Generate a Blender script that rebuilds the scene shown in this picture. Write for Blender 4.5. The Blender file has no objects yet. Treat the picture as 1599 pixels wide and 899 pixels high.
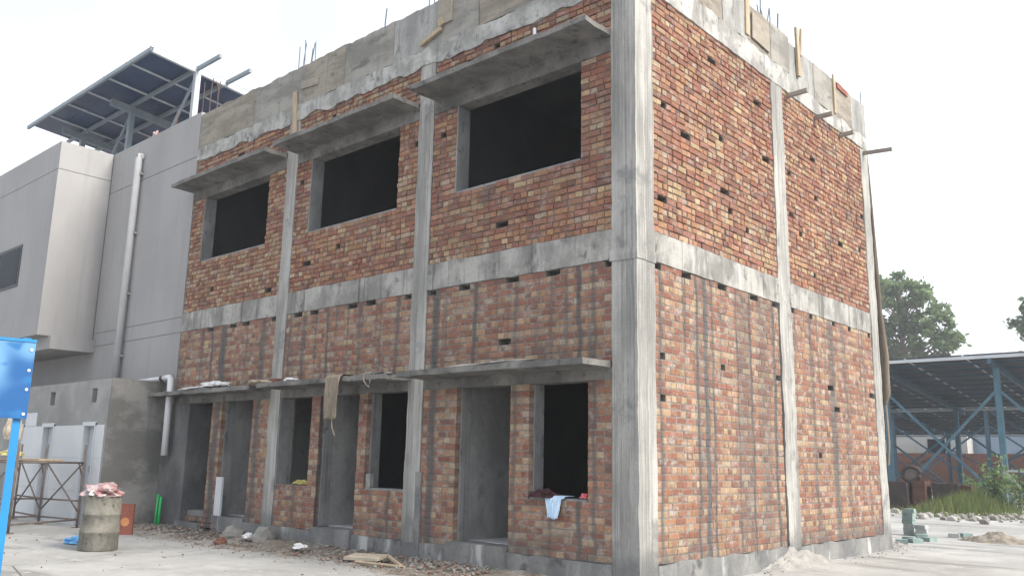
import bpy, bmesh, math, random
from mathutils import Vector, Matrix, noise
random.seed(11)
RAD = math.radians
scene = bpy.context.scene
C = scene.collection

# ------------------------------------------------------------------ camera
CAM_POS = Vector((5.579, -8.3783, 1.1196)); CAM_ROT = (1.7694, -0.0204, 0.7300); CAM_F = 1345.157
cam_data = bpy.data.cameras.new('camera'); cam = bpy.data.objects.new('camera', cam_data); C.objects.link(cam)
cam.location = CAM_POS; cam.rotation_mode = 'XYZ'; cam.rotation_euler = CAM_ROT
cam_data.sensor_width = 36.0; cam_data.lens = 36.0 * CAM_F / 1599.0
cam_data.clip_start = 0.05; cam_data.clip_end = 3000
scene.camera = cam

# ------------------------------------------------------------------ sky, sun, exposure
SUN_DIR = Vector((0.95, 0.16, 0.72)).normalized()
world = bpy.data.worlds.new('World'); scene.world = world; world.use_nodes = True
wn = world.node_tree; wn.nodes.clear()
wo = wn.nodes.new('ShaderNodeOutputWorld'); wb = wn.nodes.new('ShaderNodeBackground')
sky = wn.nodes.new('ShaderNodeTexSky'); sky.sky_type = 'NISHITA'; sky.sun_disc = False
sky.sun_elevation = math.asin(SUN_DIR.z); sky.sun_rotation = math.atan2(SUN_DIR.x, SUN_DIR.y)
sky.dust_density = 3.0; sky.air_density = 1.0
wtc = wn.nodes.new('ShaderNodeTexCoord')
wno = wn.nodes.new('ShaderNodeTexNoise'); wno.inputs['Scale'].default_value = 1.5; wno.inputs['Detail'].default_value = 4
wno.inputs['Roughness'].default_value = 0.45
wra = wn.nodes.new('ShaderNodeMapRange'); wra.inputs['From Min'].default_value = 0.40; wra.inputs['From Max'].default_value = 0.62
wra.inputs['To Min'].default_value = 0.58; wra.inputs['To Max'].default_value = 0.97
wmx = wn.nodes.new('ShaderNodeMix'); wmx.data_type = 'RGBA'
wmx.inputs['B'].default_value = (9.9, 10.4, 11.1, 1)
wn.links.new(wtc.outputs['Generated'], wno.inputs['Vector'])
wn.links.new(wno.outputs['Fac'], wra.inputs['Value']); wn.links.new(wra.outputs['Result'], wmx.inputs['Factor'])
wn.links.new(sky.outputs['Color'], wmx.inputs['A']); wn.links.new(wmx.outputs['Result'], wb.inputs['Color'])
wb.inputs['Strength'].default_value = 0.105
wn.links.new(wb.outputs['Background'], wo.inputs['Surface'])
sun_data = bpy.data.lights.new('sun', 'SUN'); sun_data.energy = 4.2; sun_data.angle = RAD(26); sun_data.color = (1.0, 0.94, 0.85)
sun = bpy.data.objects.new('sun', sun_data); C.objects.link(sun)
sun.rotation_euler = SUN_DIR.to_track_quat('Z', 'Y').to_euler(); sun.location = (20, 5, 30)
scene.view_settings.view_transform = 'Standard'; scene.view_settings.look = 'None'
scene.view_settings.exposure = 0.56; scene.view_settings.gamma = 1.0; scene.view_settings.use_curve_mapping = False

# ------------------------------------------------------------------ helpers
def project(P):
    q = PROJ @ (Vector(P) - CAM_POS)
    if q.z > -0.1: return None
    return (799.5 + CAM_F * q.x / -q.z, 449.5 - CAM_F * q.y / -q.z)
from mathutils import Euler
PROJ = Euler(CAM_ROT, 'XYZ').to_matrix().transposed()

class MB:
    def __init__(self): self.v = []; self.f = []; self.c = []
    def add(self, vs, fs, col=None):
        o = len(self.v); self.v += [tuple(p) for p in vs]; self.f += [tuple(i + o for i in f) for f in fs]
        self.c += col if isinstance(col, list) else [col or (1, 1, 1)] * len(vs); return self
    def box(self, x0, x1, y0, y1, z0, z1, col=None):
        return self.add([(x0,y0,z0),(x1,y0,z0),(x1,y1,z0),(x0,y1,z0),(x0,y0,z1),(x1,y0,z1),(x1,y1,z1),(x0,y1,z1)],
            [(0,3,2,1),(4,5,6,7),(0,1,5,4),(1,2,6,5),(2,3,7,6),(3,0,4,7)], col)
    def obox(self, c, ax, ay, az, hx, hy, hz, col=None):
        c = Vector(c); vs = []
        for k in (-1, 1):
            for (i, j) in ((-1,-1),(1,-1),(1,1),(-1,1)):
                vs.append(c + ax*hx*i + ay*hy*j + az*hz*k)
        return self.add(vs, [(0,3,2,1),(4,5,6,7),(0,1,5,4),(1,2,6,5),(2,3,7,6),(3,0,4,7)], col)
    def bar(self, p0, p1, w, h, up=(0,0,1), col=None):
        p0 = Vector(p0); p1 = Vector(p1); d = (p1-p0); L = d.length; d.normalize(); u = Vector(up)
        if abs(d.dot(u)) > .98: u = Vector((1,0,0))
        s = d.cross(u).normalized(); t = s.cross(d).normalized()
        return self.obox((p0+p1)/2, d, s, t, L/2, w/2, h/2, col)
    def tube(self, pts, r, n=8, col=None, r1=None):
        pts = [Vector(p) for p in pts]; rings = []; m = len(pts); vs = []
        for i, p in enumerate(pts):
            d = (pts[min(i+1,m-1)] - pts[max(i-1,0)]).normalized()
            u = Vector((0,0,1)) if abs(d.z) < .9 else Vector((1,0,0))
            s = d.cross(u).normalized(); t = s.cross(d)
            rr = r if r1 is None else r + (r1-r)*i/(m-1)
            for k in range(n):
                a = 2*math.pi*k/n; vs.append(p + s*math.cos(a)*rr + t*math.sin(a)*rr)
        fs = []
        for i in range(m-1):
            for k in range(n):
                a = i*n+k; b = i*n+(k+1)%n; fs.append((a, b, b+n, a+n))
        fs.append(tuple(range(n-1,-1,-1))); fs.append(tuple(range((m-1)*n, m*n)))
        return self.add(vs, fs, col)
    def rough(self, x0, x1, y0, y1, z0, z1, cell=.16, amp=.008, freq=5.0, zlow=0.0, ztop=0.0, seed=0.0, col=None):
        """box with a gridded surface and uneven faces and edges; zlow / ztop: raggedness of its bottom / top edge"""
        nx = max(1, round((x1-x0)/cell)); ny = max(1, round((y1-y0)/cell)); nz = max(1, round((z1-z0)/cell))
        idx = {}; vs = []; fs = []
        def V(i, j, k):
            key = (i, j, k)
            if key in idx: return idx[key]
            p = Vector((x0+(x1-x0)*i/nx, y0+(y1-y0)*j/ny, z0+(z1-z0)*k/nz))
            q = p*freq + Vector((seed, seed*1.7, seed*.3))
            d = noise.noise_vector(q)*amp + noise.noise_vector(q*3.1)*amp*.5
            if k == 0 and zlow: d.z += (noise.noise(q*.55)*1.0 + noise.noise(q*2.3)*.5)*zlow
            if k == nz and ztop: d.z += (noise.noise(q*.55)*1.0 + noise.noise(q*2.3)*.6)*ztop
            vs.append(p + d); idx[key] = len(vs)-1; return idx[key]
        for i in range(nx):
            for j in range(ny):
                fs.append((V(i,j,0),V(i,j+1,0),V(i+1,j+1,0),V(i+1,j,0))); fs.append((V(i,j,nz),V(i+1,j,nz),V(i+1,j+1,nz),V(i,j+1,nz)))
        for i in range(nx):
            for k in range(nz):
                fs.append((V(i,0,k),V(i+1,0,k),V(i+1,0,k+1),V(i,0,k+1))); fs.append((V(i,ny,k),V(i,ny,k+1),V(i+1,ny,k+1),V(i+1,ny,k)))
        for j in range(ny):
            for k in range(nz):
                fs.append((V(0,j,k),V(0,j,k+1),V(0,j+1,k+1),V(0,j+1,k))); fs.append((V(nx,j,k),V(nx,j+1,k),V(nx,j+1,k+1),V(nx,j,k+1)))
        return self.add(vs, fs, col)
    def rock(self, c, r, flat=.7, seed=0, col=None, sub=1):
        bm = bmesh.new(); bmesh.ops.create_icosphere(bm, subdivisions=sub, radius=1)
        vs = []
        for v in bm.verts:
            p = v.co.copy(); k = 1 + .45*noise.noise(p*1.3 + Vector((seed*3.1, seed, -seed)))
            p = Vector((round(p.x*k*2.2)/2.2*.5 + p.x*k*.5, p.y*k, p.z*k*flat)); vs.append(Vector(c) + p*r)
        fs = [[q.index for q in f.verts] for f in bm.faces]; bm.free()
        return self.add(vs, fs, col)
    def build(self, name, mat, parent=None, smooth=False, color=False):
        me = bpy.data.meshes.new(name); me.from_pydata(self.v, [], self.f)
        me.materials.append(MAT[mat])
        if color:
            a = me.color_attributes.new('Col', 'FLOAT_COLOR', 'POINT')
            flat = []
            for c in self.c: flat += [c[0], c[1], c[2], 1.0]
            a.data.foreach_set('color', flat)
        if smooth: me.polygons.foreach_set('use_smooth', [True]*len(me.polygons))
        me.update()
        o = bpy.data.objects.new(name, me); C.objects.link(o)
        if parent: attach(o, parent)
        return o
def attach(o, parent):
    o.parent = parent
    o.matrix_parent_inverse = Matrix.Translation(-parent.location)      # every parent is unrotated and built in world coordinates
def thing(name, loc, label, cat, group=None):
    o = bpy.data.objects.new(name, None); C.objects.link(o); o.location = loc; o.empty_display_size = .2
    return tag(o, label, cat, group)
def tag(o, label=None, cat=None, group=None, kind=None):
    if label: o['label'] = label
    if cat: o['category'] = cat
    if group: o['group'] = group
    if kind: o['kind'] = kind
    return o
def instance(name, src, loc, parent=None, rot=None):
    o = bpy.data.objects.new(name, src.data); C.objects.link(o); o.location = loc
    if rot: o.rotation_euler = rot
    if parent: attach(o, parent)
    return o

# ------------------------------------------------------------------ materials
MAT = {}
class NT:
    def __init__(self, name, rough=.9, spec=.25):
        m = bpy.data.materials.new(name); m.use_nodes = True; self.m = m; self.t = m.node_tree; self.t.nodes.clear()
        self.o = self.n('ShaderNodeOutputMaterial'); self.b = self.n('ShaderNodeBsdfPrincipled')
        self.b.inputs['Roughness'].default_value = rough; self.b.inputs['Specular IOR Level'].default_value = spec
        self.l(self.b.outputs[0], self.o.inputs['Surface']); MAT[name] = m
        self.geo = self.n('ShaderNodeNewGeometry'); self.P = self.geo.outputs['Position']
    def n(self, k): return self.t.nodes.new(k)
    def l(self, a, b): self.t.links.new(a, b)
    def put(self, s, v):
        if hasattr(v, 'links') or isinstance(v, bpy.types.NodeSocket): self.l(v, s)
        else: s.default_value = v
    def math(self, op, a, b=0.0, clamp=False):
        x = self.n('ShaderNodeMath'); x.operation = op; x.use_clamp = clamp; self.put(x.inputs[0], a); self.put(x.inputs[1], b); return x.outputs[0]
    def scale(self, v, s):
        x = self.n('ShaderNodeVectorMath'); x.operation = 'MULTIPLY'; self.put(x.inputs[0], v); x.inputs[1].default_value = s; return x.outputs[0]
    def noise(self, scale=1.0, stretch=(1,1,1), detail=4, rough=.55, vec=None, off=0.0):
        x = self.n('ShaderNodeTexNoise'); x.inputs['Scale'].default_value = scale; x.inputs['Detail'].default_value = detail; x.inputs['Roughness'].default_value = rough
        v = self.scale(vec or self.P, stretch)
        if off:
            a = self.n('ShaderNodeVectorMath'); a.operation = 'ADD'; self.l(v, a.inputs[0]); a.inputs[1].default_value = (off, off*.7, -off); v = a.outputs[0]
        self.l(v, x.inputs['Vector']); return x.outputs['Fac']
    def rng(self, v, a, b, c=0.0, d=1.0):
        x = self.n('ShaderNodeMapRange'); x.interpolation_type = 'SMOOTHSTEP'; self.put(x.inputs['Value'], v)
        for k, q in zip(('From Min','From Max','To Min','To Max'), (a,b,c,d)): x.inputs[k].default_value = q
        return x.outputs['Result']
    def ramp(self, v, stops, interp='LINEAR'):
        x = self.n('ShaderNodeValToRGB'); self.put(x.inputs['Fac'], v); e = x.color_ramp.elements; x.color_ramp.interpolation = interp
        while len(e) < len(stops): e.new(.5)
        for k, (p, c) in zip(range(len(stops)), stops): e[k].position = p; e[k].color = (*c, 1) if len(c) == 3 else c
        return x.outputs['Color']
    def mix(self, f, a, b, mode='MIX'):
        x = self.n('ShaderNodeMix'); x.data_type = 'RGBA'; x.blend_type = mode; x.clamp_factor = True
        self.put(x.inputs['Factor'], f)
        for s, v in ((x.inputs['A'], a), (x.inputs['B'], b)): self.put(s, (*v, 1) if isinstance(v, tuple) and len(v) == 3 else v)
        return x.outputs['Result']
    def xyz(self):
        x = self.n('ShaderNodeSeparateXYZ'); self.l(self.P, x.inputs[0]); return x.outputs
    def color(self, c): self.put(self.b.inputs['Base Color'], (*c, 1) if isinstance(c, tuple) else c)
    def bump(self, h, strength=.3, dist=.01):
        x = self.n('ShaderNodeBump'); x.inputs['Strength'].default_value = strength; x.inputs['Distance'].default_value = dist
        self.l(h, x.inputs['Height']); self.l(x.outputs['Normal'], self.b.inputs['Normal'])
    # cement and rain streaks that run down the outer brickwork; s = x + y runs along both faces
    def streaks(self):
        X, Y, Z = self.xyz()
        s = self.math('ADD', X, Y)
        wob = self.math('MULTIPLY', self.math('SUBTRACT', self.noise(1.0, (.6,.6,1.6), 2), .5), .16)
        s2 = self.math('ADD', s, wob)
        def prof(lst, lo, hi):
            st = [(0.0, (0,0,0))]
            for c, w, a in sorted(lst):
                for d, q in ((-w, 0), (-w*.45, a), (w*.45, a), (w, 0)):
                    st.append((min(.999, max(.001, (c+d-lo)/(hi-lo))), (q,q,q)))
            return self.ramp(self.math('DIVIDE', self.math('SUBTRACT', s2, lo), hi-lo), st[:32])
        R = [(.50,.05,.8),(1.38,.05,1),(1.60,.08,1),(1.78,.035,1),(2.46,.035,1),(2.86,.04,1),(3.58,.06,1)]
        R2 = [(2.66,.30,.42),(3.25,.26,.45),(1.55,.30,.28),(4.95,.09,.6),(5.75,.16,.75),(6.3,.10,.5),(7.2,.07,.4)]
        L = [(-9.7,.05,.9),(-9.3,.14,.9),(-7.95,.10,.8),(-6.7,.07,.7),(-6.05,.05,.9),(-5.2,.05,.7),(-4.3,.05,.8)]
        L2 = [(-3.45,.10,.9),(-2.66,.05,.9),(-1.9,.05,.6),(-1.3,.04,.6),(-.85,.05,.9),(-.62,.04,.7),(-4.7,.05,.5)]
        tot = None
        for lst, lo, hi in ((R,0,8.1),(R2,0,8.1),(L,-11.2,-3.9),(L2,-4.8,0)):
            q = prof(lst, lo, hi); tot = q if tot is None else self.math('MAXIMUM', tot, q)
        brk = self.rng(self.noise(1.0, (2.2,2.2,1.3), 5, .7), .24, .46, .25, 1.0)
        low = self.rng(Z, 3.62, 3.5)
        edge = self.math('MULTIPLY', self.math('MULTIPLY', tot, brk), low)
        fine = self.rng(self.noise(1.0, (7,7,.28), 4, .6, off=3.0), .52, .68)
        fade = self.rng(Z, 1.0, 3.5)
        fine = self.math('MULTIPLY', self.math('MULTIPLY', self.math('MULTIPLY', fine, fade), low), .85)
        up = self.math('MULTIPLY', self.rng(self.noise(1.0, (5,5,.5), 4, .6, off=9.0), .60, .75), self.rng(Z, 3.9, 4.0, 0, .55))
        blot = self.math('MULTIPLY', self.rng(self.noise(1.3, (1,1,1), 4, .6, off=5.0), .60, .72), .55)
        foot = self.math('MULTIPLY', self.rng(Z, .42, -.05), self.rng(self.noise(1.0, (1.3,1.3,2.0), 4, .6, off=7.0), .42, .6))
        t = self.math('MAXIMUM', edge, self.math('MAXIMUM', fine, self.math('MAXIMUM', up, self.math('MAXIMUM', blot, self.math('MULTIPLY', foot, .8)))))
        return self.math('MINIMUM', t, .95)

CEM = (.11, .112, .114)
def brick_material():
    k = NT('brick', .92, .15)
    at = k.n('ShaderNodeAttribute'); at.attribute_name = 'Col'
    n1 = k.noise(28, (1,1,1), 5, .65); n2 = k.noise(110, (1,1,1), 3, .6)
    c = k.mix(k.rng(n1, .35, .7, 0, .5), at.outputs['Color'], (.10,.045,.035))
    c = k.mix(k.rng(n2, .55, .72, 0, .45), c, (.40,.30,.22))
    c = k.mix(k.rng(k.noise(.9, (1,1,1.4), 3, .5, off=11.0), .42, .64, 0, .42), c, k.mix(.55, c, (.135,.085,.068)))
    lime = k.math('MULTIPLY', k.rng(k.noise(5.0, (1,1,1.5), 5, .7, off=2.0), .50, .68), k.rng(k.xyz()[2], 3.4, 3.7, .78, .5))
    c = k.mix(lime, c, (.36,.335,.305))
    s = k.streaks()
    c = k.mix(s, c, k.mix(k.noise(3, (4,4,.6), 4), (.042,.043,.045), (.14,.14,.138)))
    k.color(c); k.bump(k.math('ADD', n1, n2), .5, .006)
def mortar_material(name, c0, c1):
    k = NT(name, .95, .1); c = k.mix(k.noise(14, (1,1,1), 4), c0, c1)
    c = k.mix(k.streaks(), c, CEM); k.color(c); k.bump(k.noise(70), .5, .006)
brick_material()
mortar_material('mortar_pale', (.27,.25,.222), (.165,.155,.142))
mortar_material('mortar_raw', (.20,.17,.15), (.11,.095,.085))

def M(name, cols, scale=2.0, stretch=(1,1,1), rough=.9, spec=.2, bump=.25, bscale=50, contrast=(.35,.68), fine=.25, streak=0.0, streak_col=(.10,.10,.10), detail=5, metal=0.0, white=0.0):
    k = NT(name, rough, spec); k.b.inputs['Metallic'].default_value = metal
    f = k.rng(k.noise(scale, stretch, detail, .6), *contrast)
    c = k.mix(f, cols[0], cols[1])
    if len(cols) > 2: c = k.mix(k.rng(k.noise(scale*2.7, stretch, detail, .65, off=4.0), .55, .70), c, cols[2])
    if fine: c = k.mix(k.rng(k.noise(bscale*.7, (1,1,1), 3), .45, .75, 0, fine), c, tuple(q*.45 for q in cols[0]))
    if streak: c = k.mix(k.rng(k.noise(1.0, (9,9,.45), 5, .62, off=6.0), .52, .72, 0, streak), c, streak_col)
    if white: c = k.mix(k.rng(k.noise(1.0, (3.2,3.2,.7), 5, .62, off=12.0), .56, .70, 0, white), c, (.62,.62,.60))
    k.color(c)
    if bump: k.bump(k.noise(bscale, (1,1,1), 4, .6), bump, .008)
    return k
k = NT('concrete_column', .9, .2)        # board-marked cast concrete: ribs, runs and damp stains
f = k.rng(k.noise(1.0, (2.0,2.0,.5), 5, .6), .35, .66); c = k.mix(f, (.225,.222,.212), (.41,.402,.38))
rib = k.noise(1.0, (34,34,.22), 3, .6, off=2.0)
c = k.mix(k.rng(rib, .50, .66, 0, .6), c, (.16,.158,.152)); c = k.mix(k.rng(rib, .46, .34, 0, .45), c, (.50,.49,.465))
c = k.mix(k.rng(k.noise(1.5, (1,1,1), 6, .65, off=5.0), .56, .68, 0, .65), c, (.15,.152,.155))
Zc = k.xyz()[2]
damp = k.math('MULTIPLY', k.rng(k.math('ADD', Zc, k.math('MULTIPLY', k.noise(2.2, (1,1,.6), 4, .6, off=7.0), -1.3)), -.25, -.75), .75)
c = k.mix(damp, c, (.105,.108,.112)); c = k.mix(k.rng(k.noise(60), .5, .75, 0, .3), c, (.14,.14,.14))
k.color(c); k.bump(k.math('ADD', k.math('MULTIPLY', rib, 1.5), k.noise(45, (1,1,1), 4)), .5, .012)
M('concrete_beam', [(.205,.20,.19),(.375,.367,.345),(.12,.118,.112)], 1.6, (1,1,.8), streak=.85, streak_col=(.095,.093,.088), white=.45, bump=.5, contrast=(.40,.62))
M('concrete_top', [(.26,.255,.245),(.43,.425,.405),(.145,.145,.142)], 2.2, (1,1,1), streak=.5, white=.4, contrast=(.40,.62), bump=.8, bscale=30)
M('concrete_parapet', [(.20,.193,.178),(.31,.297,.27),(.14,.137,.13)], 1.3, (.7,.7,1.8), streak=.5, contrast=(.40,.62), streak_col=(.16,.155,.145), bump=.5)
M('concrete_parapet_brown', [(.215,.192,.162),(.30,.272,.232),(.145,.132,.118)], 1.6, (.8,.8,3.2), streak=.5, streak_col=(.13,.12,.105), bump=.6, contrast=(.40,.62))
M('concrete_parapet_pale', [(.24,.24,.232),(.35,.348,.335),(.17,.168,.162)], 1.4, (1.6,1.6,.7), streak=.6, streak_col=(.15,.148,.14), bump=.5, contrast=(.40,.62))
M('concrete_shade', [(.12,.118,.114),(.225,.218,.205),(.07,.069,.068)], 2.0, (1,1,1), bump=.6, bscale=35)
M('concrete_plinth', [(.145,.147,.15),(.25,.25,.243),(.085,.086,.088)], 1.4, (1,1,.8), white=.55, bump=.5, bscale=35)
M('plaster_reveal', [(.19,.195,.20),(.29,.29,.29),(.13,.13,.135)], 2.5, (1,1,.6), streak=.5, bump=.25)
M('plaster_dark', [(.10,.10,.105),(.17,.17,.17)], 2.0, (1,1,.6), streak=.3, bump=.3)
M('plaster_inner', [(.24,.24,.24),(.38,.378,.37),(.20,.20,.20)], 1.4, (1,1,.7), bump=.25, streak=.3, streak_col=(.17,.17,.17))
M('raw_inner_shaded', [(.065,.065,.068),(.08,.08,.082)], 1.5, (1,1,.8), bump=.3)  # bare room surfaces, colour darkened to stand in for indoor shade
M('floor_tile', [(.55,.55,.56),(.62,.62,.62)], 2, rough=.4, bump=0)
M('paint_grey', [(.285,.28,.282),(.33,.325,.326)], .6, (1,1,.6), rough=.85, bump=.12, bscale=60, fine=.08, streak=.35, streak_col=(.22,.216,.216), contrast=(.3,.7))
M('pipe_grey', [(.46,.46,.475),(.52,.52,.53)], 2, rough=.5, bump=0, fine=.05)
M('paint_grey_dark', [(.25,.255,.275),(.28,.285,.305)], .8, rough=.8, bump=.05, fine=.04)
M('groove', [(.21,.21,.21),(.23,.23,.23)], 1, bump=0)
M('plaster_wet', [(.15,.148,.142),(.26,.255,.245),(.19,.187,.18)], .8, (1,1,1.5), contrast=(.44,.57), bump=.25, streak=.3, streak_col=(.11,.11,.105))
M('plaster_annex', [(.22,.22,.215),(.33,.33,.325),(.26,.26,.255)], .9, bump=.2)
M('tile_white', [(.50,.52,.55),(.56,.58,.60)], 1.4, rough=.45, bump=.03, fine=.05)
M('door_paint', [(.36,.39,.44),(.41,.44,.48)], 1.0, (1,1,.5), rough=.5, bump=.02, fine=.05)
M('pvc_white', [(.60,.61,.64),(.66,.67,.69)], 2, rough=.35, spec=.5, bump=0, fine=.05)
M('steel_white', [(.36,.39,.42),(.42,.45,.48)], 2, rough=.45, spec=.5, bump=0, fine=.05)
M('steel_grey', [(.17,.21,.24),(.22,.26,.29)], 2, rough=.5, spec=.4, bump=0, fine=.05)
M('steel_blue', [(.06,.145,.195),(.08,.18,.235)], 1.5, rough=.5, spec=.4, bump=0, fine=.1)
M('steel_blue_dark', [(.03,.08,.12),(.045,.10,.15)], 1.5, rough=.5, spec=.4, bump=0, fine=.1)
M('panel_back', [(.014,.032,.085),(.024,.05,.12)], 1.0, rough=.4, spec=.3, bump=0, fine=.0)
M('panel_back_far', [(.03,.036,.05),(.04,.046,.06)], 1.0, rough=.4, spec=.4, bump=0, fine=.0)
M('panel_frame', [(.50,.52,.55),(.56,.58,.60)], 2, rough=.4, spec=.5, bump=0, fine=0)
M('rust', [(.12,.098,.088),(.18,.15,.135),(.09,.065,.055)], 9, rough=.8, bump=.3)
M('rebar_rust', [(.11,.07,.06),(.16,.10,.08)], 9, rough=.8, bump=.2)
M('rebar_grey', [(.10,.12,.16),(.14,.16,.20)], 9, rough=.7, bump=.2)
M('timber', [(.36,.285,.20),(.45,.365,.265),(.28,.22,.155)], 3.0, (5,5,.7), bump=.4)
M('timber_grey', [(.24,.215,.195),(.33,.295,.26),(.19,.165,.15)], 3.0, (.8,5,5), bump=.4)
M('timber_form', [(.27,.245,.205),(.34,.30,.25),(.215,.195,.17)], 2.0, (1,1,3.5), bump=.5)
M('burlap', [(.235,.195,.15),(.31,.26,.205),(.165,.138,.11)], 6.0, (3,3,.6), bump=.6, bscale=90)
M('burlap_dark', [(.14,.118,.092),(.20,.168,.132),(.10,.085,.068)], 5.0, (4,4,.4), bump=.6, bscale=90)
M('sign_post', [(.008,.17,.42),(.012,.20,.46)], 1.5, rough=.35, spec=.5, bump=0, fine=.03)
M('sign_face', [(.010,.085,.25),(.11,.26,.46),(.014,.12,.31)], 3.2, (1,1,1.2), rough=.25, spec=.5, bump=0, fine=0, contrast=(.42,.68), detail=1)
M('bolt', [(.75,.78,.82),(.8,.82,.85)], 4, rough=.4, bump=0, fine=0)
M('drum_paint', [(.15,.143,.122),(.26,.25,.218),(.06,.057,.05)], 3.2, (1,1,.8), bump=.6, bscale=40, streak=.5, streak_col=(.11,.10,.085))
M('plastic_red', [(.27,.115,.115),(.44,.36,.36)], 6, rough=.35, spec=.5, bump=.1, contrast=(.4,.6))
M('plastic_white', [(.66,.67,.68),(.74,.74,.74)], 6, rough=.4, spec=.4, bump=.1)
M('plastic_blue', [(.10,.33,.62),(.16,.42,.70)], 6, rough=.4, spec=.4, bump=.1)
M('plastic_yellow', [(.42,.36,.10),(.50,.46,.26)], 6, rough=.4, bump=.1)
M('plastic_green', [(.02,.42,.11),(.03,.50,.15)], 6, rough=.35, spec=.5, bump=0)
M('board_red', [(.20,.07,.05),(.27,.095,.07)], 4, (1,1,.5), rough=.6, bump=.1)
M('board_orange', [(.46,.19,.08),(.52,.24,.11)], 4, rough=.6, bump=.05)
M('cloth_maroon', [(.045,.018,.024),(.075,.03,.036)], 8, bump=.3)
M('cloth_blue', [(.46,.62,.80),(.56,.70,.85)], 8, bump=.3, fine=.08)
M('cloth_pink', [(.66,.15,.17),(.72,.22,.22)], 8, bump=.2)
M('card', [(.42,.36,.28),(.52,.46,.37)], 5, bump=.3)
M('rubble_stone', [(.27,.255,.235),(.38,.365,.34),(.19,.165,.14)], 6, bump=.6, bscale=40)
M('cement_pale', [(.24,.232,.22),(.33,.32,.30),(.19,.183,.172)], 4, bump=.7, bscale=30)
M('paver', [(.30,.33,.32),(.38,.41,.395)], 5, bump=.4)
M('paver_green', [(.20,.27,.26),(.27,.34,.32)], 5, bump=.4)
M('sand', [(.20,.175,.145),(.30,.265,.225)], 7, bump=.8, bscale=30)
M('bark', [(.16,.13,.10),(.24,.20,.16)], 4, (1,1,.3), bump=.6)
M('scrap_red', [(.085,.045,.036),(.12,.06,.045),(.055,.035,.03)], 4, bump=.4)
M('far_brick', [(.16,.075,.055),(.21,.10,.075),(.12,.06,.05)], 4.5, (1,1,2), bump=.3)
M('far_blue', [(.26,.34,.43),(.31,.39,.47)], .8, (6,1,.3), bump=.1)
M('far_cream', [(.42,.42,.40),(.48,.47,.45)], .8, bump=.1)
M('dark_metal', [(.035,.03,.03),(.07,.05,.045)], 3, rough=.7, bump=.3)
M('dark_glass', [(.012,.015,.02),(.018,.022,.028)], 1, rough=.3, spec=.03, bump=0, fine=0)
M('dark_frame', [(.03,.033,.04),(.04,.043,.05)], 1, rough=.4, bump=0, fine=0)

k = NT('ground', .92, .15)      # pale cast yard with dust, damp and traffic marks
f1 = k.rng(k.noise(.35, (1,1,1), 5, .6), .35, .65); f2 = k.rng(k.noise(1.6, (1,1,1), 6, .65, off=3), .45, .7)
c = k.mix(f1, (.315,.31,.298), (.43,.424,.41)); c = k.mix(k.math('MULTIPLY', f2, .55), c, (.235,.23,.222))
c = k.mix(k.rng(k.noise(9, (1,1,1), 5, .7), .56, .74, 0, .45), c, (.17,.165,.155))
c = k.mix(k.rng(k.noise(1.0, (.5,4,1), 4, .6, off=8), .58, .72, 0, .4), c, (.40,.40,.395))
c = k.mix(k.rng(k.noise(1.0, (.25,1.1,1), 4, .6, off=21), .54, .64, 0, .7), c, (.20,.193,.182))
c = k.mix(k.rng(k.noise(3.0, (1,1,1), 6, .75, off=15), .57, .66, 0, .6), c, (.48,.475,.46))
vo = k.n('ShaderNodeTexVoronoi'); vo.feature = 'DISTANCE_TO_EDGE'; vo.inputs['Scale'].default_value = .42; k.l(k.P, vo.inputs['Vector'])
c = k.mix(k.math('MULTIPLY', k.rng(vo.outputs['Distance'], .007, .002), k.rng(k.noise(.5), .5, .6)), c, (.12,.115,.11))
k.color(c); k.bump(k.noise(22, (1,1,1), 6, .7), .45, .014)
k = NT('dirt', .95, .1)
c = k.mix(k.rng(k.noise(2.2, (1,1,1), 6, .7), .35, .65), (.17,.135,.105), (.34,.315,.285)); c = k.mix(k.rng(k.noise(14), .55, .7, 0, .6), c, (.46,.44,.41))
k.color(c); k.bump(k.noise(30, (1,1,1), 6, .7), .9, .02)
def leaf_material(name):
    k = NT(name, .7, .25); at = k.n('ShaderNodeAttribute'); at.attribute_name = 'Col'; k.color(at.outputs['Color'])
    tr = k.n('ShaderNodeBsdfTranslucent'); k.l(at.outputs['Color'], tr.inputs['Color'])
    mx = k.n('ShaderNodeMixShader'); mx.inputs[0].default_value = .45; k.l(k.b.outputs[0], mx.inputs[1]); k.l(tr.outputs[0], mx.inputs[2]); k.l(mx.outputs[0], k.o.inputs['Surface'])
leaf_material('leaf')
k = NT('vertex_rubble', .95, .1); at = k.n('ShaderNodeAttribute'); at.attribute_name = 'Col'
k.color(k.mix(k.rng(k.noise(40), .45, .7, 0, .4), at.outputs['Color'], (.12,.11,.10))); k.bump(k.noise(60), .6, .01)

# ------------------------------------------------------------------ ground
G = -0.27
xs = [-250,-120,-60,-35,-25] + [-20+i*.8 for i in range(36)] + [12,20,40,120,250]
ys = [-250,-120,-40,-20,-12] + [-9+i*.8 for i in range(44)] + [32,45,70,120,180,300]
mb = MB(); W = len(xs)
gv = []
for y in ys:
    for x in xs:
        z = G + (.018*noise.noise(Vector((x*.35, y*.35, 0))) if -20 < x < 9 and -9 < y < 27 else 0)
        gv.append((x, y, z))
mb.add(gv, [(j*W+i, j*W+i+1, (j+1)*W+i+1, (j+1)*W+i) for j in range(len(ys)-1) for i in range(W-1)])
tag(mb.build('ground', 'ground', smooth=True), kind='structure')

# ------------------------------------------------------------------ the unfinished brick building
B = thing('unfinished_building', (0, 0, G), 'unfinished two-storey red brick building with bare concrete columns and beams', 'building')
UW, VW = 10.97, 8.04
Z0, ZB, ZC, ZL2, ZT, ZP = 0.0, 3.55, 3.93, 6.29, 7.17, 8.2
TH = .23
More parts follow.
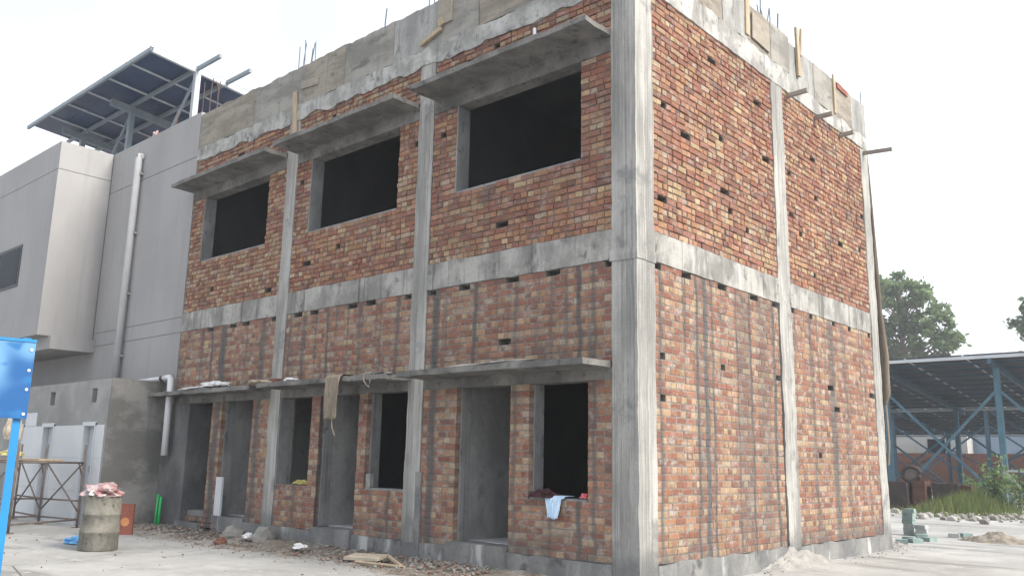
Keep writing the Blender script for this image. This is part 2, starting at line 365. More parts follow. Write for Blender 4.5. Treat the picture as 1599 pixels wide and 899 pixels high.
# openings on the street face: (u0, u1, z0, z1, kind)
OPEN_LOW = [(.716,1.64,.68,2.1),(1.973,2.96,.0,2.1),(3.985,4.90,.68,2.1),(5.104,6.095,.0,2.1),(6.34,7.24,.66,2.1),(8.10,9.14,.0,2.1),(9.50,10.30,-.3,2.1),(10.30,11.0,-.3,2.1)]
OPEN_UP = [(.845,3.14,4.945,ZL2),(4.45,6.80,4.945,ZL2),(8.15,10.50,4.945,ZL2)]
HOLES_L = [(9.84,3.5),(8.91,3.5),(8.46,3.5),(7.69,3.51),(7.0,3.5),(6.39,3.49),(5.51,3.5),(4.85,3.5),(4.1,3.5),(3.5,3.48),(2.8,3.5),(1.88,3.49),(1.22,3.5),(.44,3.51),(2.18,2.71),(2.15,4.31),(4.05,5.89),(3.45,5.91),(7.05,5.92),(5.9,4.6),(6.7,4.4),(9.9,4.3),(8.0,4.05),(2.35,7.0),(2.9,6.95),(9.2,6.9),(6.2,6.95)]
HOLES_R = [(.66,5.71),(1.23,5.4),(2.22,5.7),(3.58,5.78),(.67,4.44),(2.31,4.9),(2.86,4.46),(2.44,4.67),(4.4,5.75),(4.47,5.12),(5.52,5.59),(7.57,5.76),(7.4,5.12),(4.74,4.86),(1.12,3.51),(2.1,3.51),(3.01,3.52),(3.72,3.52),(4.34,3.5),(4.99,3.52),(5.9,3.52),(6.61,3.52),(7.6,3.52),(.55,2.42),(2.09,2.43),(3.66,2.43),(5.62,2.43),(5.98,2.11),(5.14,1.33),(7.44,2.44),(.53,1.93),(1.9,6.75),(3.3,6.6),(5.4,6.3),(6.5,5.0),(.45,3.51),(5.3,4.2)]
def frame_L(s, z, n): return Vector((-s, -n, z))
def frame_R(s, z, n): return Vector((n, s, z))
RED = [(.270,.106,.064),(.240,.090,.056),(.295,.128,.078),(.225,.090,.060),(.26,.115,.075),(.30,.145,.092)]
ORG = [(.37,.185,.095),(.34,.165,.085),(.40,.225,.12)]
BUF = [(.42,.285,.155),(.46,.335,.185),(.38,.25,.135),(.40,.305,.20),(.37,.23,.13)]
PLM = [(.19,.088,.062),(.17,.088,.068),(.21,.108,.076)]
rnd = random.Random(5)
def brick_col(header, up):
    r = rnd.random()
    if header: pal = BUF if r < (.34 if up else .50) else ORG if r < .66 else RED if r < .95 else PLM
    else: pal = RED if r < .66 else PLM if r < .80 else ORG if r < .93 else BUF
    c = rnd.choice(pal); c = (c[0]*.97, c[1]*1.03, c[2]*1.17); c = tuple(a*.86+b*.14 for a, b in zip(c, (.27,.155,.10))); q = rnd.uniform(.88, 1.12)
    return tuple(x*q*rnd.uniform(.95,1.05) for x in c)
BRICKS = []            # (verts, faces, colour, area)
BF = [(0,1,2,3),(4,5,1,0),(5,6,2,1),(6,7,3,2),(7,4,0,3),(8,9,5,4),(9,10,6,5),(10,11,7,6),(11,8,4,7),(11,10,9,8)]
def add_brick(fr, s0, s1, z0, z1, col, jit, depth=.11, out=0.0, smear=0.0):
    j = lambda a: rnd.uniform(-a, a)
    n = out + j(jit); tilt = j(jit*.5); b = .008 if not smear else .015; rim = .008 if not smear else .0035
    a0 = s0 + j(jit*.4); a1 = s1 + j(jit*.4); c0 = z0 + j(jit*.35); c1 = z1 + j(jit*.35); sk = j(jit*.6)
    q = [(a0,c0),(a1,c0+sk),(a1,c1+sk),(a0,c1)]; m = ((a0+a1)/2, (c0+c1)/2)
    vs = []
    for i, (s, z) in enumerate(q):
        ds = b if s < m[0] else -b; dz = b if z < m[1] else -b
        vs.append(fr(s+ds+j(.002), z+dz+j(.002), n + (tilt if i in (1,2) else -tilt)))
    for i, (s, z) in enumerate(q): vs.append(fr(s+j(.0025), z+j(.0025), n-rim))
    for (s, z) in q: vs.append(fr(s, z, -depth))
    pp = [project(v) for v in vs[4:8]]; area = 0
    if all(pp):
        cx = sum(p[0] for p in pp)/4; cy = sum(p[1] for p in pp)/4
        if 4 < cx < 1595 and 4 < cy < 890:
            area = abs(sum(pp[i][0]*pp[(i+1)%4][1]-pp[(i+1)%4][0]*pp[i][1] for i in range(4)))/2
    edge = tuple(a*(1-smear)+b_*smear for a, b_ in zip(col, (.29,.26,.22)))
    BRICKS.append((vs, BF if fr is frame_L else [tuple(reversed(f)) for f in BF], [col]*4+[edge]*8, area))
def runs(s0, s1, za, zb, openings):
    iv = [(s0, s1)]; zm = (za+zb)/2
    for (a, b, c, d) in openings:
        if c < zm < d:
            nx = []
            for (p, q) in iv:
                if b <= p or a >= q: nx.append((p, q)); continue
                if a > p+.03: nx.append((p, a))
                if b < q-.03: nx.append((b, q))
            iv = nx
    return iv
MORTAR = {'mortar_pale': MB(), 'mortar_raw': MB()}
INNER = MB()
def fbox(mb, fr, s0, s1, n0, n1, z0, z1):
    a = fr(s0, z0, n0); b = fr(s1, z1, n1)
    mb.box(min(a.x,b.x), max(a.x,b.x), min(a.y,b.y), max(a.y,b.y), z0, z1)
def brick_panel(fr, s0, s1, z0, z1, ncourse, openings, holes, up, offset=0):
    h = (z1-z0)/ncourse; g = .010 if not up else .012
    jit = .004 if not up else .0085; md = .006 if not up else .015
    mm = MORTAR['mortar_raw' if up else 'mortar_pale']
    for k in range(ncourse):
        za = z0 + k*h; zb = za + h; header = (k + offset) % 2 == 0
        if up and rnd.random() < .25: header = True
        hs = [(s-.065, s+.065) for (s, z) in holes if za <= z < zb and s0-.02 < s < s1+.02]
        for (a, b) in runs(s0, s1, za, zb, openings):
            L = .1165 if header else .233
            s = a - (0 if header else rnd.choice((.0, .058, .116)))
            cells = []
            while s < b - .02:
                e = s + L*rnd.uniform(.94, 1.06)
                if not header and rnd.random() < .10: e = s + .116
                if header and rnd.random() < .08: e = s + .233
                if b - e < .045: e = b
                cells.append((max(s, a), min(e, b))); s = e
            gone = []
            for (p, q) in cells:
                if any(p < (x+y)/2 < q for (x, y) in hs): gone.append((p, q)); continue
                add_brick(fr, p+g/2, q-g/2, za+g/2, zb-g/2, brick_col(header, up), jit, smear=0.0 if up else rnd.uniform(.1,.5))
            p = a + .012
            for (x, y) in gone + [(b-.012, None)]:
                if x > p + .01: fbox(mm, fr, p, x, -TH+.02, -md, za-.0005, zb+.0005)
                if y is None: break
                p = y
    # inner skin closes the scaffold holes from behind
    zs = sorted({z0, z1, *[min(max(c, z0), z1) for o in openings for c in o[2:4]]})
    for za, zb in zip(zs, zs[1:]):
        for (a, b) in runs(s0, s1, za, zb, openings): fbox(INNER, fr, a+.012, b-.012, -TH, -TH+.021, za, zb)
BAYS = [(.3525,3.65),(3.98,7.245),(7.55,10.97)]
for i, (a, b) in enumerate(BAYS):
    brick_panel(frame_L, a, b, Z0, 2.10, 25, OPEN_LOW, HOLES_L, False, 0)
    brick_panel(frame_L, a, b, 2.30, ZB, 15, [], HOLES_L, False, 1)
    brick_panel(frame_L, a, b, ZC, ZL2, 28, OPEN_UP, HOLES_L, True, i)
    brick_panel(frame_L, a, b, 6.56, ZT+.05, 8, [], HOLES_L, True, 1)
for i, (a, b) in enumerate([(.38,3.84),(4.25,7.68)]):
    brick_panel(frame_R, a, b-(.035 if i == 0 else 0), Z0, ZB, 42, [], HOLES_R, False, i)
    brick_panel(frame_R, a, b, ZC, ZT, 38, [], HOLES_R, True, i)
# rows of brick under the doorstep of the left door and a loose footing under the plinth
for s in range(8): add_brick(frame_L, 9.15+s*.117, 9.26+s*.117, -.08, .0, brick_col(True, False), .006, out=.03)
for s in range(6): add_brick(frame_L, 8.95+s*.117, 9.055+s*.117, -.17, -.09, brick_col(False, False), .006, out=.03)
order = sorted(range(len(BRICKS)), key=lambda i: -BRICKS[i][3])
single = set(order[:300])
rest = MB()
for i, (vs, fs, col, area) in enumerate(BRICKS):
    if i in single:
        m1 = MB(); m1.add(vs, fs, col); m1.build('brick', 'brick', B, color=True)
    else: rest.add(vs, fs, col)
tag(rest.build('brickwork', 'brick', B, color=True), kind='stuff')
for nm, mm in MORTAR.items(): mm.build('mortar', nm, B)
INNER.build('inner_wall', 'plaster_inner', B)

def rpart(name, mat, *a, **k):
    m = MB(); m.rough(*a, **k); return m.build(name, mat, B)
# columns (proud of the bricks by 12 mm)
e = .012
rpart('column', 'concrete_column', -.3525, e, -e, .38, G-.1, 8.25, amp=.011, freq=3.0, seed=1, cell=.08)
rpart('column', 'concrete_column', -3.98, -3.655, -.010, .3, G-.1, 7.2, amp=.011, freq=3.0, seed=2, cell=.08)
rpart('column', 'concrete_column', -7.553, -7.245, -.014, .3, G-.1, 7.2, amp=.011, freq=3.0, seed=3, cell=.08)
rpart('column', 'concrete_column', -.3, .012, 3.84, 4.25, G-.1, 7.2, amp=.015, freq=3.0, seed=4, cell=.08)
rpart('column', 'concrete_column', -.3, .010, 7.68, VW, G-.1, 7.2, amp=.015, freq=3.0, seed=5, cell=.08)
# extra cover that widens the lower middle column and a lip on the corner column at the slab
rpart('column_cover', 'concrete_plinth', -3.72, -3.60, -.022, .05, G-.05, .95, amp=.014, seed=6, cell=.1)
rpart('column_lip', 'concrete_column', -.37, .022, -.022, .39, 3.52, 3.66, amp=.010, seed=7, cell=.08)
# beams with uneven formwork bays
def beam_L(z0, z1, u0, u1, mat, base, zlow, ztop, name, seed):
    m = MB(); u = u0; r = random.Random(seed)
    while u < u1-.05:
        w = min(r.uniform(.7, 1.3), u1-u);  w = w if u1-u-w > .3 else u1-u
        p = base + r.uniform(0, .010)
        m.rough(-u-w+.002, -u, -p, .20, z0, z1, amp=.006, zlow=zlow, ztop=ztop, seed=0, cell=.09); u += w
    return m.build(name, mat, B)
def beam_R(z0, z1, v0, v1, mat, base, zlow, ztop, name, seed):
    m = MB(); v = v0; r = random.Random(seed)
    while v < v1-.05:
        w = min(r.uniform(.5, 1.1), v1-v);  w = w if v1-v-w > .3 else v1-v
        p = base + r.uniform(0, .010)
        m.rough(-.20, p, v, v+w-.002, z0, z1, amp=.006, zlow=zlow, ztop=ztop, seed=0, cell=.09); v += w
    return m.build(name, mat, B)
for i, (a, b) in enumerate(BAYS): beam_L(ZB, ZC, a, b, 'concrete_beam', .008, .012, .010, 'beam', 21+i)
beam_L(7.15, 7.44, .3525, UW, 'concrete_top', .020, .085, .03, 'beam', 31)
US = [.3525,1.4,2.75,3.55,4.7,6.0,7.2,8.9,UW]
for i, (a, b) in enumerate(zip(US, US[1:])): beam_L(7.45, ZP, a, b-.003, ['concrete_parapet','concrete_parapet_brown','concrete_parapet','concrete_parapet_brown'][i % 4] if i != 3 else 'concrete_parapet_pale', .002+.005*(i % 3), .0, .035, 'parapet', 41+i)
for i, (a, b) in enumerate([(.38,3.84),(4.25,7.68)]): beam_R(ZB, ZC, a, b, 'concrete_beam', .008, .010, .008, 'beam', 51+i)
beam_R(ZT-.01, 7.53, .38, 4.6, 'concrete_top', .018, .018, .05, 'beam', 61); beam_R(ZT-.01, 7.42, 4.6, VW, 'concrete_top', .016, .018, .05, 'beam', 62)
VS = [.38,1.45,2.3,3.08,3.9,4.6]
for i, (a, b) in enumerate(zip(VS, VS[1:])): beam_R(7.54, ZP, a, b-.003, ['concrete_parapet','concrete_parapet_brown','concrete_parapet_pale','concrete_parapet_brown','concrete_parapet'][i], .002+.006*(i % 3), .0, .03, 'parapet', 71+i)
VS = [4.6,5.6,6.45,7.3,VW]
for i, (a, b) in enumerate(zip(VS, VS[1:])): beam_R(7.43, ZP-.08, a, b-.003, ['concrete_parapet_pale','concrete_parapet','concrete_parapet_brown','concrete_parapet_pale'][i], .002+.005*(i % 3), .0, .03, 'parapet', 81+i)
# lintels and sun shades
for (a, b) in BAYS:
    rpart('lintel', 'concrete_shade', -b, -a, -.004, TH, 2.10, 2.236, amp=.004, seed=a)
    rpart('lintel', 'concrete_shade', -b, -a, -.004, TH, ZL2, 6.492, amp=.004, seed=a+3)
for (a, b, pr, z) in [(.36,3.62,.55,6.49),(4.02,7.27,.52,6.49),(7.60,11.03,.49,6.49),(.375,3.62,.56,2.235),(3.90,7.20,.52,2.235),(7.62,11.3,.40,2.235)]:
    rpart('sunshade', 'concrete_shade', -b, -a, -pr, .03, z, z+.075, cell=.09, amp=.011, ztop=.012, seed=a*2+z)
# plinth and thresholds
rpart('plinth', 'concrete_plinth', -9.15, -.3525, -.016, .3, G-.12, -.002, amp=.009, ztop=.012, seed=8)
rpart('plinth', 'concrete_plinth', -.3, .018, .38, 7.9, G-.12, -.002, amp=.010, ztop=.035, seed=9)
rpart('doorstep', 'concrete_plinth', -3.02, -1.985, -.075, .34, -.24, .062, amp=.009, seed=10, cell=.1)
rpart('doorstep', 'concrete_plinth', -6.10, -5.11, -.055, .34, -.20, .058, amp=.009, seed=11, cell=.1)
rpart('doorstep', 'concrete_plinth', -9.12, -8.11, -.03, .34, -.20, .060, amp=.009, seed=12, cell=.1)
rpart('doorstep', 'concrete_plinth', -10.35, -9.5, -.10, .7, -.30, -.10, amp=.012, seed=13, cell=.1)
rpart('doorstep', 'concrete_plinth', -10.6, -9.5, .12, .9, -.12, .10, amp=.010, seed=14, cell=.1)
# plastered reveals
def piece(name, mat, *q):
    m = MB(); m.box(*q); return m.build(name, mat, B)
for (a, b, c, d) in OPEN_UP:
    piece('reveal', 'plaster_reveal', -b-.005, -b+.018, .0, TH+.02, c, d-.004); piece('reveal', 'plaster_reveal', -a-.012, -a+.02, .03, TH+.02, c, d-.004)
    piece('sill', 'plaster_reveal', -b+.018, -a-.012, .01, TH+.02, c-.03, c+.016)
for (a, b, c, d) in OPEN_LOW[:6]:
    y = .09 if c < .5 or a < 2 or 4.5 < b < 5 else .0
    piece('reveal', 'plaster_reveal', -b-.005, -b+.02, y, TH+.04, max(c, .062), d-.004); piece('reveal', 'plaster_reveal', -a-.014, -a+.02, .10, TH+.04, max(c, .062), d-.004)
    if c > .5: piece('sill', 'plaster_reveal', -b+.02, -a-.014, .015, TH+.04, c-.03, c+.014)
rpart('plaster_face', 'plaster_dark', -11.318, -10.30, -.022, TH+.3, G-.05, 2.10, amp=.008, seed=15)
# rooms behind the openings
D = 5.2
piece('floor_slab', 'raw_inner_shaded', -10.95, -.30, TH+.02, D, -.2, .055)
piece('floor_slab', 'raw_inner_shaded', -10.95, -.05, TH, VW-.05, 3.56, 3.92)
piece('roof_slab', 'raw_inner_shaded', -10.95, -.05, TH, VW-.05, 7.18, 7.42)
piece('back_wall', 'raw_inner_shaded', -10.95, -.20, D, D+.2, -.2, 3.56); piece('back_wall', 'raw_inner_shaded', -10.95, -.20, D, D+.2, 3.92, 7.2)
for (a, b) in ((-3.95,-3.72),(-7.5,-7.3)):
    piece('partition', 'raw_inner_shaded', a, b, 1.7, D, .05, 3.56); piece('partition', 'raw_inner_shaded', a, b, TH+.02, D, 3.92, 7.2)
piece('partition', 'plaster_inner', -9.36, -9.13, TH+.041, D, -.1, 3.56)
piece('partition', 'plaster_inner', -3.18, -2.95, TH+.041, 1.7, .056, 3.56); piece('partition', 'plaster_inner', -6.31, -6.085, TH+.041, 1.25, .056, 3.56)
piece('gable_lining', 'raw_inner_shaded', -.22, -.12, TH, VW-.1, -.2, 7.2)
piece('end_wall', 'raw_inner_shaded', -11.0, -10.9, TH, VW-.1, -.2, 8.0); piece('rear_wall', 'raw_inner_shaded', -10.9, -.3, VW-.25, VW-.05, -.2, 7.9)
m = MB(); m.box(-3.70, -.35, TH+.05, 3.0, .056, .066); m.box(-7.28, -4.0, TH+.05, 3.0, .056, .066); m.box(-9.18, -7.56, TH+.05, 3.0, .056, .066)
m.build('floor_tiling', 'floor_tile', B)
for i in range(9):
    m = MB(); m.box(-10.6, -9.45, .95+i*.27, 1.3+i*.27+.2, .10+i*.17-.02, .10+(i+1)*.17); m.build('stair_step', 'plaster_dark', B)
# reinforcement bars standing up from the columns
def bars(pts, h, mat, r=.009):
    for (x, y, z) in pts:
        m = MB(); hh = h*rnd.uniform(.75, 1.1); dx = rnd.uniform(-.05,.05); dy = rnd.uniform(-.05,.05)
        m.tube([(x,y,z-.1),(x+dx*.4,y+dy*.4,z+hh*.5),(x+dx,y+dy,z+hh)], r, 6); m.build('rebar', mat, B)
bars([(-7.48,.02,8.05),(-7.40,.05,8.1),(-7.30,.03,8.1),(-7.24,.12,8.1),(-7.38,.2,8.05),(-7.15,.15,8.1)], .75, 'rebar_grey')
bars([(-3.9,.03,8.1),(-3.8,.05,8.1),(-3.7,.04,8.1),(-3.6,.1,8.1),(-3.75,.2,8.1)], .5, 'rebar_grey')
bars([(-5.05,.06,8.15)], .5, 'rebar_grey', .013)
bars([(-.05,3.70,8.15),(-.05,3.85,8.1),(-.08,3.98,8.1),(-.15,3.9,8.1),(-.05,4.06,8.1)], .42, 'rebar_grey')
bars([(-.04,4.3,8.1)], .42, 'rebar_grey', .012); bars([(-.03,8.0,7.98)], .42, 'rebar_grey')
# formwork boards left on the parapet
def board(p0, p1, w, t, mat, n):
    m = MB(); m.bar(p0, p1, w, t, up=n); m.build('formwork_board', mat, B)
board((-3.45,-.035,7.72), (-3.47,-.035,8.34), .30, .03, 'timber_form', (0,1,0))
board((-3.50,-.05,7.70), (-3.56,-.05,7.82), .10, .05, 'timber', (0,1,0))
board((-3.98,-.05,7.53), (-3.52,-.05,7.66), .07, .05, 'timber', (0,1,0))
board((-7.36,-.04,6.86), (-7.44,-.04,7.72), .10, .04, 'timber', (0,1,0))
board((-7.25,-.03,7.80), (-6.75,-.03,7.76), .15, .03, 'timber_form', (0,1,0))
board((.03,3.05,7.62), (.03,3.07,8.42), .12, .03, 'timber', (1,0,0))
board((.03,3.82,7.83), (.03,3.22,7.86), .44, .02, 'timber_form', (1,0,0))
board((.04,4.90,7.60), (.04,4.88,8.48), .10, .04, 'timber', (1,0,0)); board((.05,4.97,8.0), (.05,5.06,8.52), .07, .03, 'timber', (1,0,0))
board((.03,6.46,7.45), (.03,6.46,8.20), .07, .03, 'timber', (1,0,0)); board((.03,6.6,8.05), (.03,7.1,8.03), .10, .03, 'board_red', (1,0,0))
board((.03,1.35,7.62), (.03,1.37,8.3), .10, .03, 'timber', (1,0,0))
# short white pipe through the wall above the right upper shade
m = MB(); m.tube([(-1.63,-.03,6.82),(-1.63,-.03,7.02)], .025, 8); m.build('pipe_stub', 'pvc_white', B)
# scaffold poles left sticking out of the gable
for (v, z, L, dz) in [(4.44,7.09,.36,.01),(5.59,7.09,.31,.0),(6.68,7.09,.26,.01),(7.82,7.09,.55,-.05)]:
    m = MB(); m.bar((-.15,v,z), (L,v,z+dz), .06, .065); m.build('scaffold_pole', 'timber_grey', B)

# ------------------------------------------------------------------ grey neighbour
N = thing('grey_building', (-16, 2, G), 'smooth grey painted building with a projecting upper storey, left of the brick one', 'building')
def stack_wall(x0, x1, y0, y1, levels, parent, mat='paint_grey'):
    for i, (a, b) in enumerate(zip(levels, levels[1:])):
        m = MB(); m.box(x0, x1, y0, y1, a+(.008 if i else 0), b-.008 if b != levels[-1] else b); m.build('wall', mat, parent)
    m = MB(); m.box(x0+.012, x1-.012, y0+.012, y1-.012, levels[0]+.02, levels[-1]-.02); m.build('wall_core', 'groove', parent)
stack_wall(-30, -10.985, -.012, 7.9, [G-.1, 2.45, 3.545, 3.86, 7.29, 8.29], N)
stack_wall(-30, -15.2, -1.245, -.03, [3.70, 7.61, 8.285], N)
m = MB(); m.box(-30, -15.05, -1.0, -.014, 3.40, 3.699); m.build('soffit_beam', 'paint_grey', N)
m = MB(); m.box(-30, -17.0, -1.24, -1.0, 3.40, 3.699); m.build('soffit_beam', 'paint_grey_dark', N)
# window of the projecting storey
w = MB(); w.box(-19.6, -16.86, -1.262, -1.20, 5.0, 6.04); wf = w.build('window', 'dark_frame', N)
for (a, b) in ((-19.5,-18.3),(-18.22,-16.94)):
    m = MB(); m.box(a, b, -1.268, -1.262, 5.07, 5.97); m.build('pane', 'dark_glass', wf)
m = MB(); m.tube([(-13.56,-.02,7.86),(-13.56,-.10,7.86),(-13.56,-.12,7.80),(-13.55,-.12,2.5)], .075, 12); dp = m.build('drainpipe', 'pipe_grey', N, smooth=True)
for z in (7.4, 6.0, 4.6, 3.2):
    m = MB(); m.box(-13.66,-13.46,-.10,-.012,z,z+.05); m.build('pipe_clip', 'paint_grey', dp)
bars_parent = B
for (x, y, h) in [(-13.0,1,1.0),(-12.85,1.1,.9),(-12.65,1,1.0),(-12.5,1.1,.95),(-12.3,1.0,.8),(-14.9,1.3,.9),(-14.7,1.2,.8)]:
    m = MB(); m.tube([(x,y,8.2),(x+.03,y,8.2+h*1.5),(x+rnd.uniform(-.1,.1),y,8.9+h)], .011, 6); m.build('rebar', 'rebar_rust', N)

# ------------------------------------------------------------------ solar canopy on the grey roof
SC = thing('solar_canopy', (-16, 2, 8.3), 'blue solar panel canopy on white steel posts, on the grey roof', 'solar canopy')
sl = -.10
def roofz(y): return 11.08 + sl*(y-.5)
src = None
m = MB(); m.box(-.665,.665,-.2795,.2795,-.018,.018); src = m.build('solar_panel', 'panel_back', SC)
first = True
pitch_x, pitch_y = 1.37, .565
for i in range(6):
    for j in range(10):
        x = -14.72 - pitch_x*(i+.5); y = .42 + pitch_y*(j+.5)
        o = src if first else instance('solar_panel', src, (0,0,0))
        first = False
        o.location = (x, y, roofz(y)+.12); o.rotation_euler = (math.atan(sl), 0, 0)
        if o is not src: attach(o, SC)
def scbar(name, p0, p1, w, h, mat):
    m = MB(); m.bar(p0, p1, w, h); return m.build(name, mat, SC)
for i in range(6):
    x = -14.72 - pitch_x*i; scbar('panel_rail', (x, .35, roofz(.35)+.08), (x, 6.1, roofz(6.1)+.08), .05, .035, 'panel_frame')
for y, ext in ((.40,0),(1.60,1.25),(2.45,1.25),(4.9,.4)):
    scbar('purlin', (-23.0, y, roofz(y)+.01), (-14.72+ext, y, roofz(y)+.01), .07, .10, 'steel_grey')
scbar('edge_beam', (-14.66, .40, roofz(.4)-.02), (-14.66, 6.1, roofz(6.1)-.02), .09, .16, 'steel_white')
for x, y in ((-18.4, 1.0),(-21.8,1.0)): scbar('rafter', (x, y, roofz(y)-.12), (x, 5.9, roofz(5.9)-.12), .12, .2, 'steel_grey')
for x, y in ((-14.66,1.62),(-18.4,1.62),(-21.8,1.62),(-14.66,5.2),(-18.4,5.2),(-21.8,5.2)):
    scbar('post', (x, y, 8.2), (x, y, roofz(y)-.10), .14, .14, 'steel_white' if x > -15 else 'steel_grey')
for x in (-14.7, -18.4): scbar('brace', (x-.1, 1.62, 10.7), (x-2.6, 1.75, 8.5), .06, .06, 'steel_grey')

# ------------------------------------------------------------------ low annex with doors
A = thing('plastered_annex', (-13, -.6, G), 'low cement-plastered annex with three narrow doors in front of the grey building', 'annex')
ay = -1.11
dl = [(-12.43,-11.83),(-14.52,-13.88),(-16.3,-15.6)]
vl = [(-12.21,-11.97),(-14.32,-14.06),(-15.9,-15.66)]
dt = 1.70
m = MB()                                                       # front wall in pieces round the openings
edges = [-22.0] + sorted([q for d in dl for q in d]) + [-11.37]
for a, b in zip(edges[0::2], edges[1::2]): m.box(a, b, ay, ay+.2, G-.1, dt)
m.box(-22, -11.37, ay, ay+.2, dt, 2.10); m.box(-22, -11.37, ay, ay+.2, 2.38, 2.545)
edges = [-22.0] + sorted([q for d in vl for q in d]) + [-11.37]
for a, b in zip(edges[0::2], edges[1::2]): m.box(a, b, ay, ay+.2, 2.10, 2.38)
m.build('front_wall', 'plaster_annex', A)
m = MB(); m.rough(-11.368, -11.32, ay-.004, -.014, G-.1, 2.55, amp=.005, seed=20); m.build('side_wall', 'plaster_wet', A)
m = MB(); m.box(-22, -11.37, ay+.2, -.014, 2.42, 2.54); m.build('roof', 'concrete_shade', A)
m = MB(); m.box(-22, -11.37, -.2, -.015, G, 2.42); m.build('back_wall', 'plaster_dark', A)
for (a, b) in vl:
    m = MB(); m.box(a, b, ay+.10, ay+.13, 2.10, 2.38); m.build('vent', 'dark_metal', A)
for (a, b) in dl:
    m = MB(); m.box(a+.10, b-.05, ay+.09, ay+.13, G, dt-.06); d = m.build('door', 'door_paint', A)
    m = MB(); m.box(a+.30, a+.33, ay+.06, ay+.09, .75, .87); m.build('handle', 'steel_grey', d)
    m = MB(); m.box(a, a+.07, ay-.022, ay+.13, G, dt); m.box(b-.05, b, ay-.022, ay+.13, G, dt); m.box(a, b, ay-.026, ay+.13, dt-.06, dt+.02)
    m.build('door_frame', 'tile_white', A)
# white wall tiles between the doors, each a slab
def tiles(x0, x1, z0, z1):
    nx = max(1, round((x1-x0)/.6)); nz = max(1, round((z1-z0)/.6))
    for i in range(nx):
        for j in range(nz):
            a = x0+(x1-x0)*i/nx; b = x0+(x1-x0)*(i+1)/nx; c = z0+(z1-z0)*j/nz; d_ = z0+(z1-z0)*(j+1)/nz
            m = MB(); m.box(a+.002, b-.002, ay-.012-rnd.random()*.003, ay-.001, c+.002, d_-.002); m.build('tile', 'tile_white', A)
tiles(-11.82, -11.46, G, 1.66); tiles(-13.87, -12.44, G, 1.66); tiles(-15.59, -14.53, G, 1.66); tiles(-15.55, -14.92, 1.665, 1.96)

# white drain pipe lying along the annex roof and dropping beside the doorway
pv = thing('white_drain_pipe', (-11.0, -.15, 2.6), 'white plastic drain pipe bending down beside the left doorway', 'pipe')
m = MB(); m.tube([(-12.3,-.16,2.60),(-11.28,-.16,2.61)], .045, 12); m.build('roof_run', 'pvc_white', pv, smooth=True)
m = MB(); m.tube([(-11.29,-.16,2.61),(-11.16,-.16,2.61)], .062, 12); m.build('socket', 'dark_metal', pv, smooth=True)
m = MB(); m.tube([(-11.2,-.16,2.61),(-10.96,-.16,2.62),(-10.90,-.16,2.58),(-10.90,-.15,1.10)], .062, 12); m.build('drop_pipe', 'pvc_white', pv, smooth=True)
for i, x in enumerate((-11.0, -10.88)):
    m = MB(); m.tube([(x,-.14,G),(x,-.14,.02),(x,-.13,.36-i*.04)], .026, 8)
    tag(m.build('green_pipe', 'plastic_green', smooth=True), ['green plastic water pipe stub rising at the annex corner, left of the pair', 'green plastic water pipe stub rising at the annex corner, right of the pair'][i], 'pipe', 'green pipe stubs')

# ------------------------------------------------------------------ drum and what stands by it
dx, dy, dr = -7.665, -2.635, .265
pr = [(0,.0),(.25,.0),(.268,.015),(.265,.25),(.278,.262),(.265,.274),(.265,.50),(.278,.512),(.265,.524),(.265,.76),(.275,.775),(.265,.785),(.252,.785),(.245,.75),(.0,.75)]
m = MB(); nseg = 28; vs = []; fs = []
for (r, z) in pr:
    for q in range(nseg):
        a = 2*math.pi*q/nseg; jr = r*(1+.022*noise.noise(Vector((math.cos(a)*1.5, math.sin(a)*1.5, z*2.5)))) + (.0)
        vs.append((dx+jr*math.cos(a), dy+jr*math.sin(a), G+z+(.012*noise.noise(Vector((math.cos(a)*2,math.sin(a)*2,5))) if z > .78 else 0)))
for i in range(len(pr)-1):
    for q in range(nseg):
        a = i*nseg+q; b = i*nseg+(q+1)%nseg; fs.append((a, b, b+nseg, a+nseg))
m.add(vs, fs); drum = m.build('oil_drum', 'drum_paint', smooth=True)
tag(drum, 'dented cement-smeared oil drum standing in the yard', 'drum')
def crumple(name, mat, c, sx, sy, sz, seed, label, cat, freq=2.2, amp=.55, group=None):
    bm = bmesh.new(); bmesh.ops.create_icosphere(bm, subdivisions=4, radius=1); vs = []
    for v in bm.verts:
        p = v.co.copy(); k = 1 + amp*noise.noise(p*freq+Vector((seed,0,seed*2))) + amp*.5*abs(noise.noise(p*freq*2.3+Vector((0,seed,0))))
        z = p.z*k*sz
        vs.append((c[0]+p.x*k*sx, c[1]+p.y*k*sy, c[2]+max(z, -sz*.25)))
    m = MB(); m.add(vs, [[q.index for q in f.verts] for f in bm.faces]); bm.free()
    return tag(m.build(name, mat, smooth=False), label, cat, group)
crumple('plastic_bag', 'plastic_red', (dx-.02, dy, G+.80), .30, .23, .13, 3, 'crumpled pink and white plastic bag on top of the oil drum', 'bag')
crumple('paper_cup', 'plastic_white', (dx+.12, dy-.20, G+.80), .055, .05, .05, 8, 'small white crumpled wrapper at the drum rim', 'wrapper')
crumple('blue_bag', 'plastic_blue', (-8.75, -2.52, G+.03), .20, .13, .075, 5, 'small light blue plastic lump on the ground beside the drum', 'bag')
rp = thing('red_board', (-9.85,-1.25,G), 'upright dark red board with an orange disc behind the drum', 'board')
m = MB(); m.obox((-9.85,-1.25,G+.26), Vector((.72,.69,0)), Vector((-.69,.72,0)), Vector((0,0,1)), .13, .03, .26); m.build('panel', 'board_red', rp)
m = MB(); c0 = Vector((-9.85,-1.25,G+.22)) + Vector((.69,-.72,0))*.031; ax = Vector((.72,.69,0))
m.add([c0+ax*.075*math.cos(t*math.pi/8)+Vector((0,0,.075*math.sin(t*math.pi/8))) for t in range(16)], [tuple(range(16))])
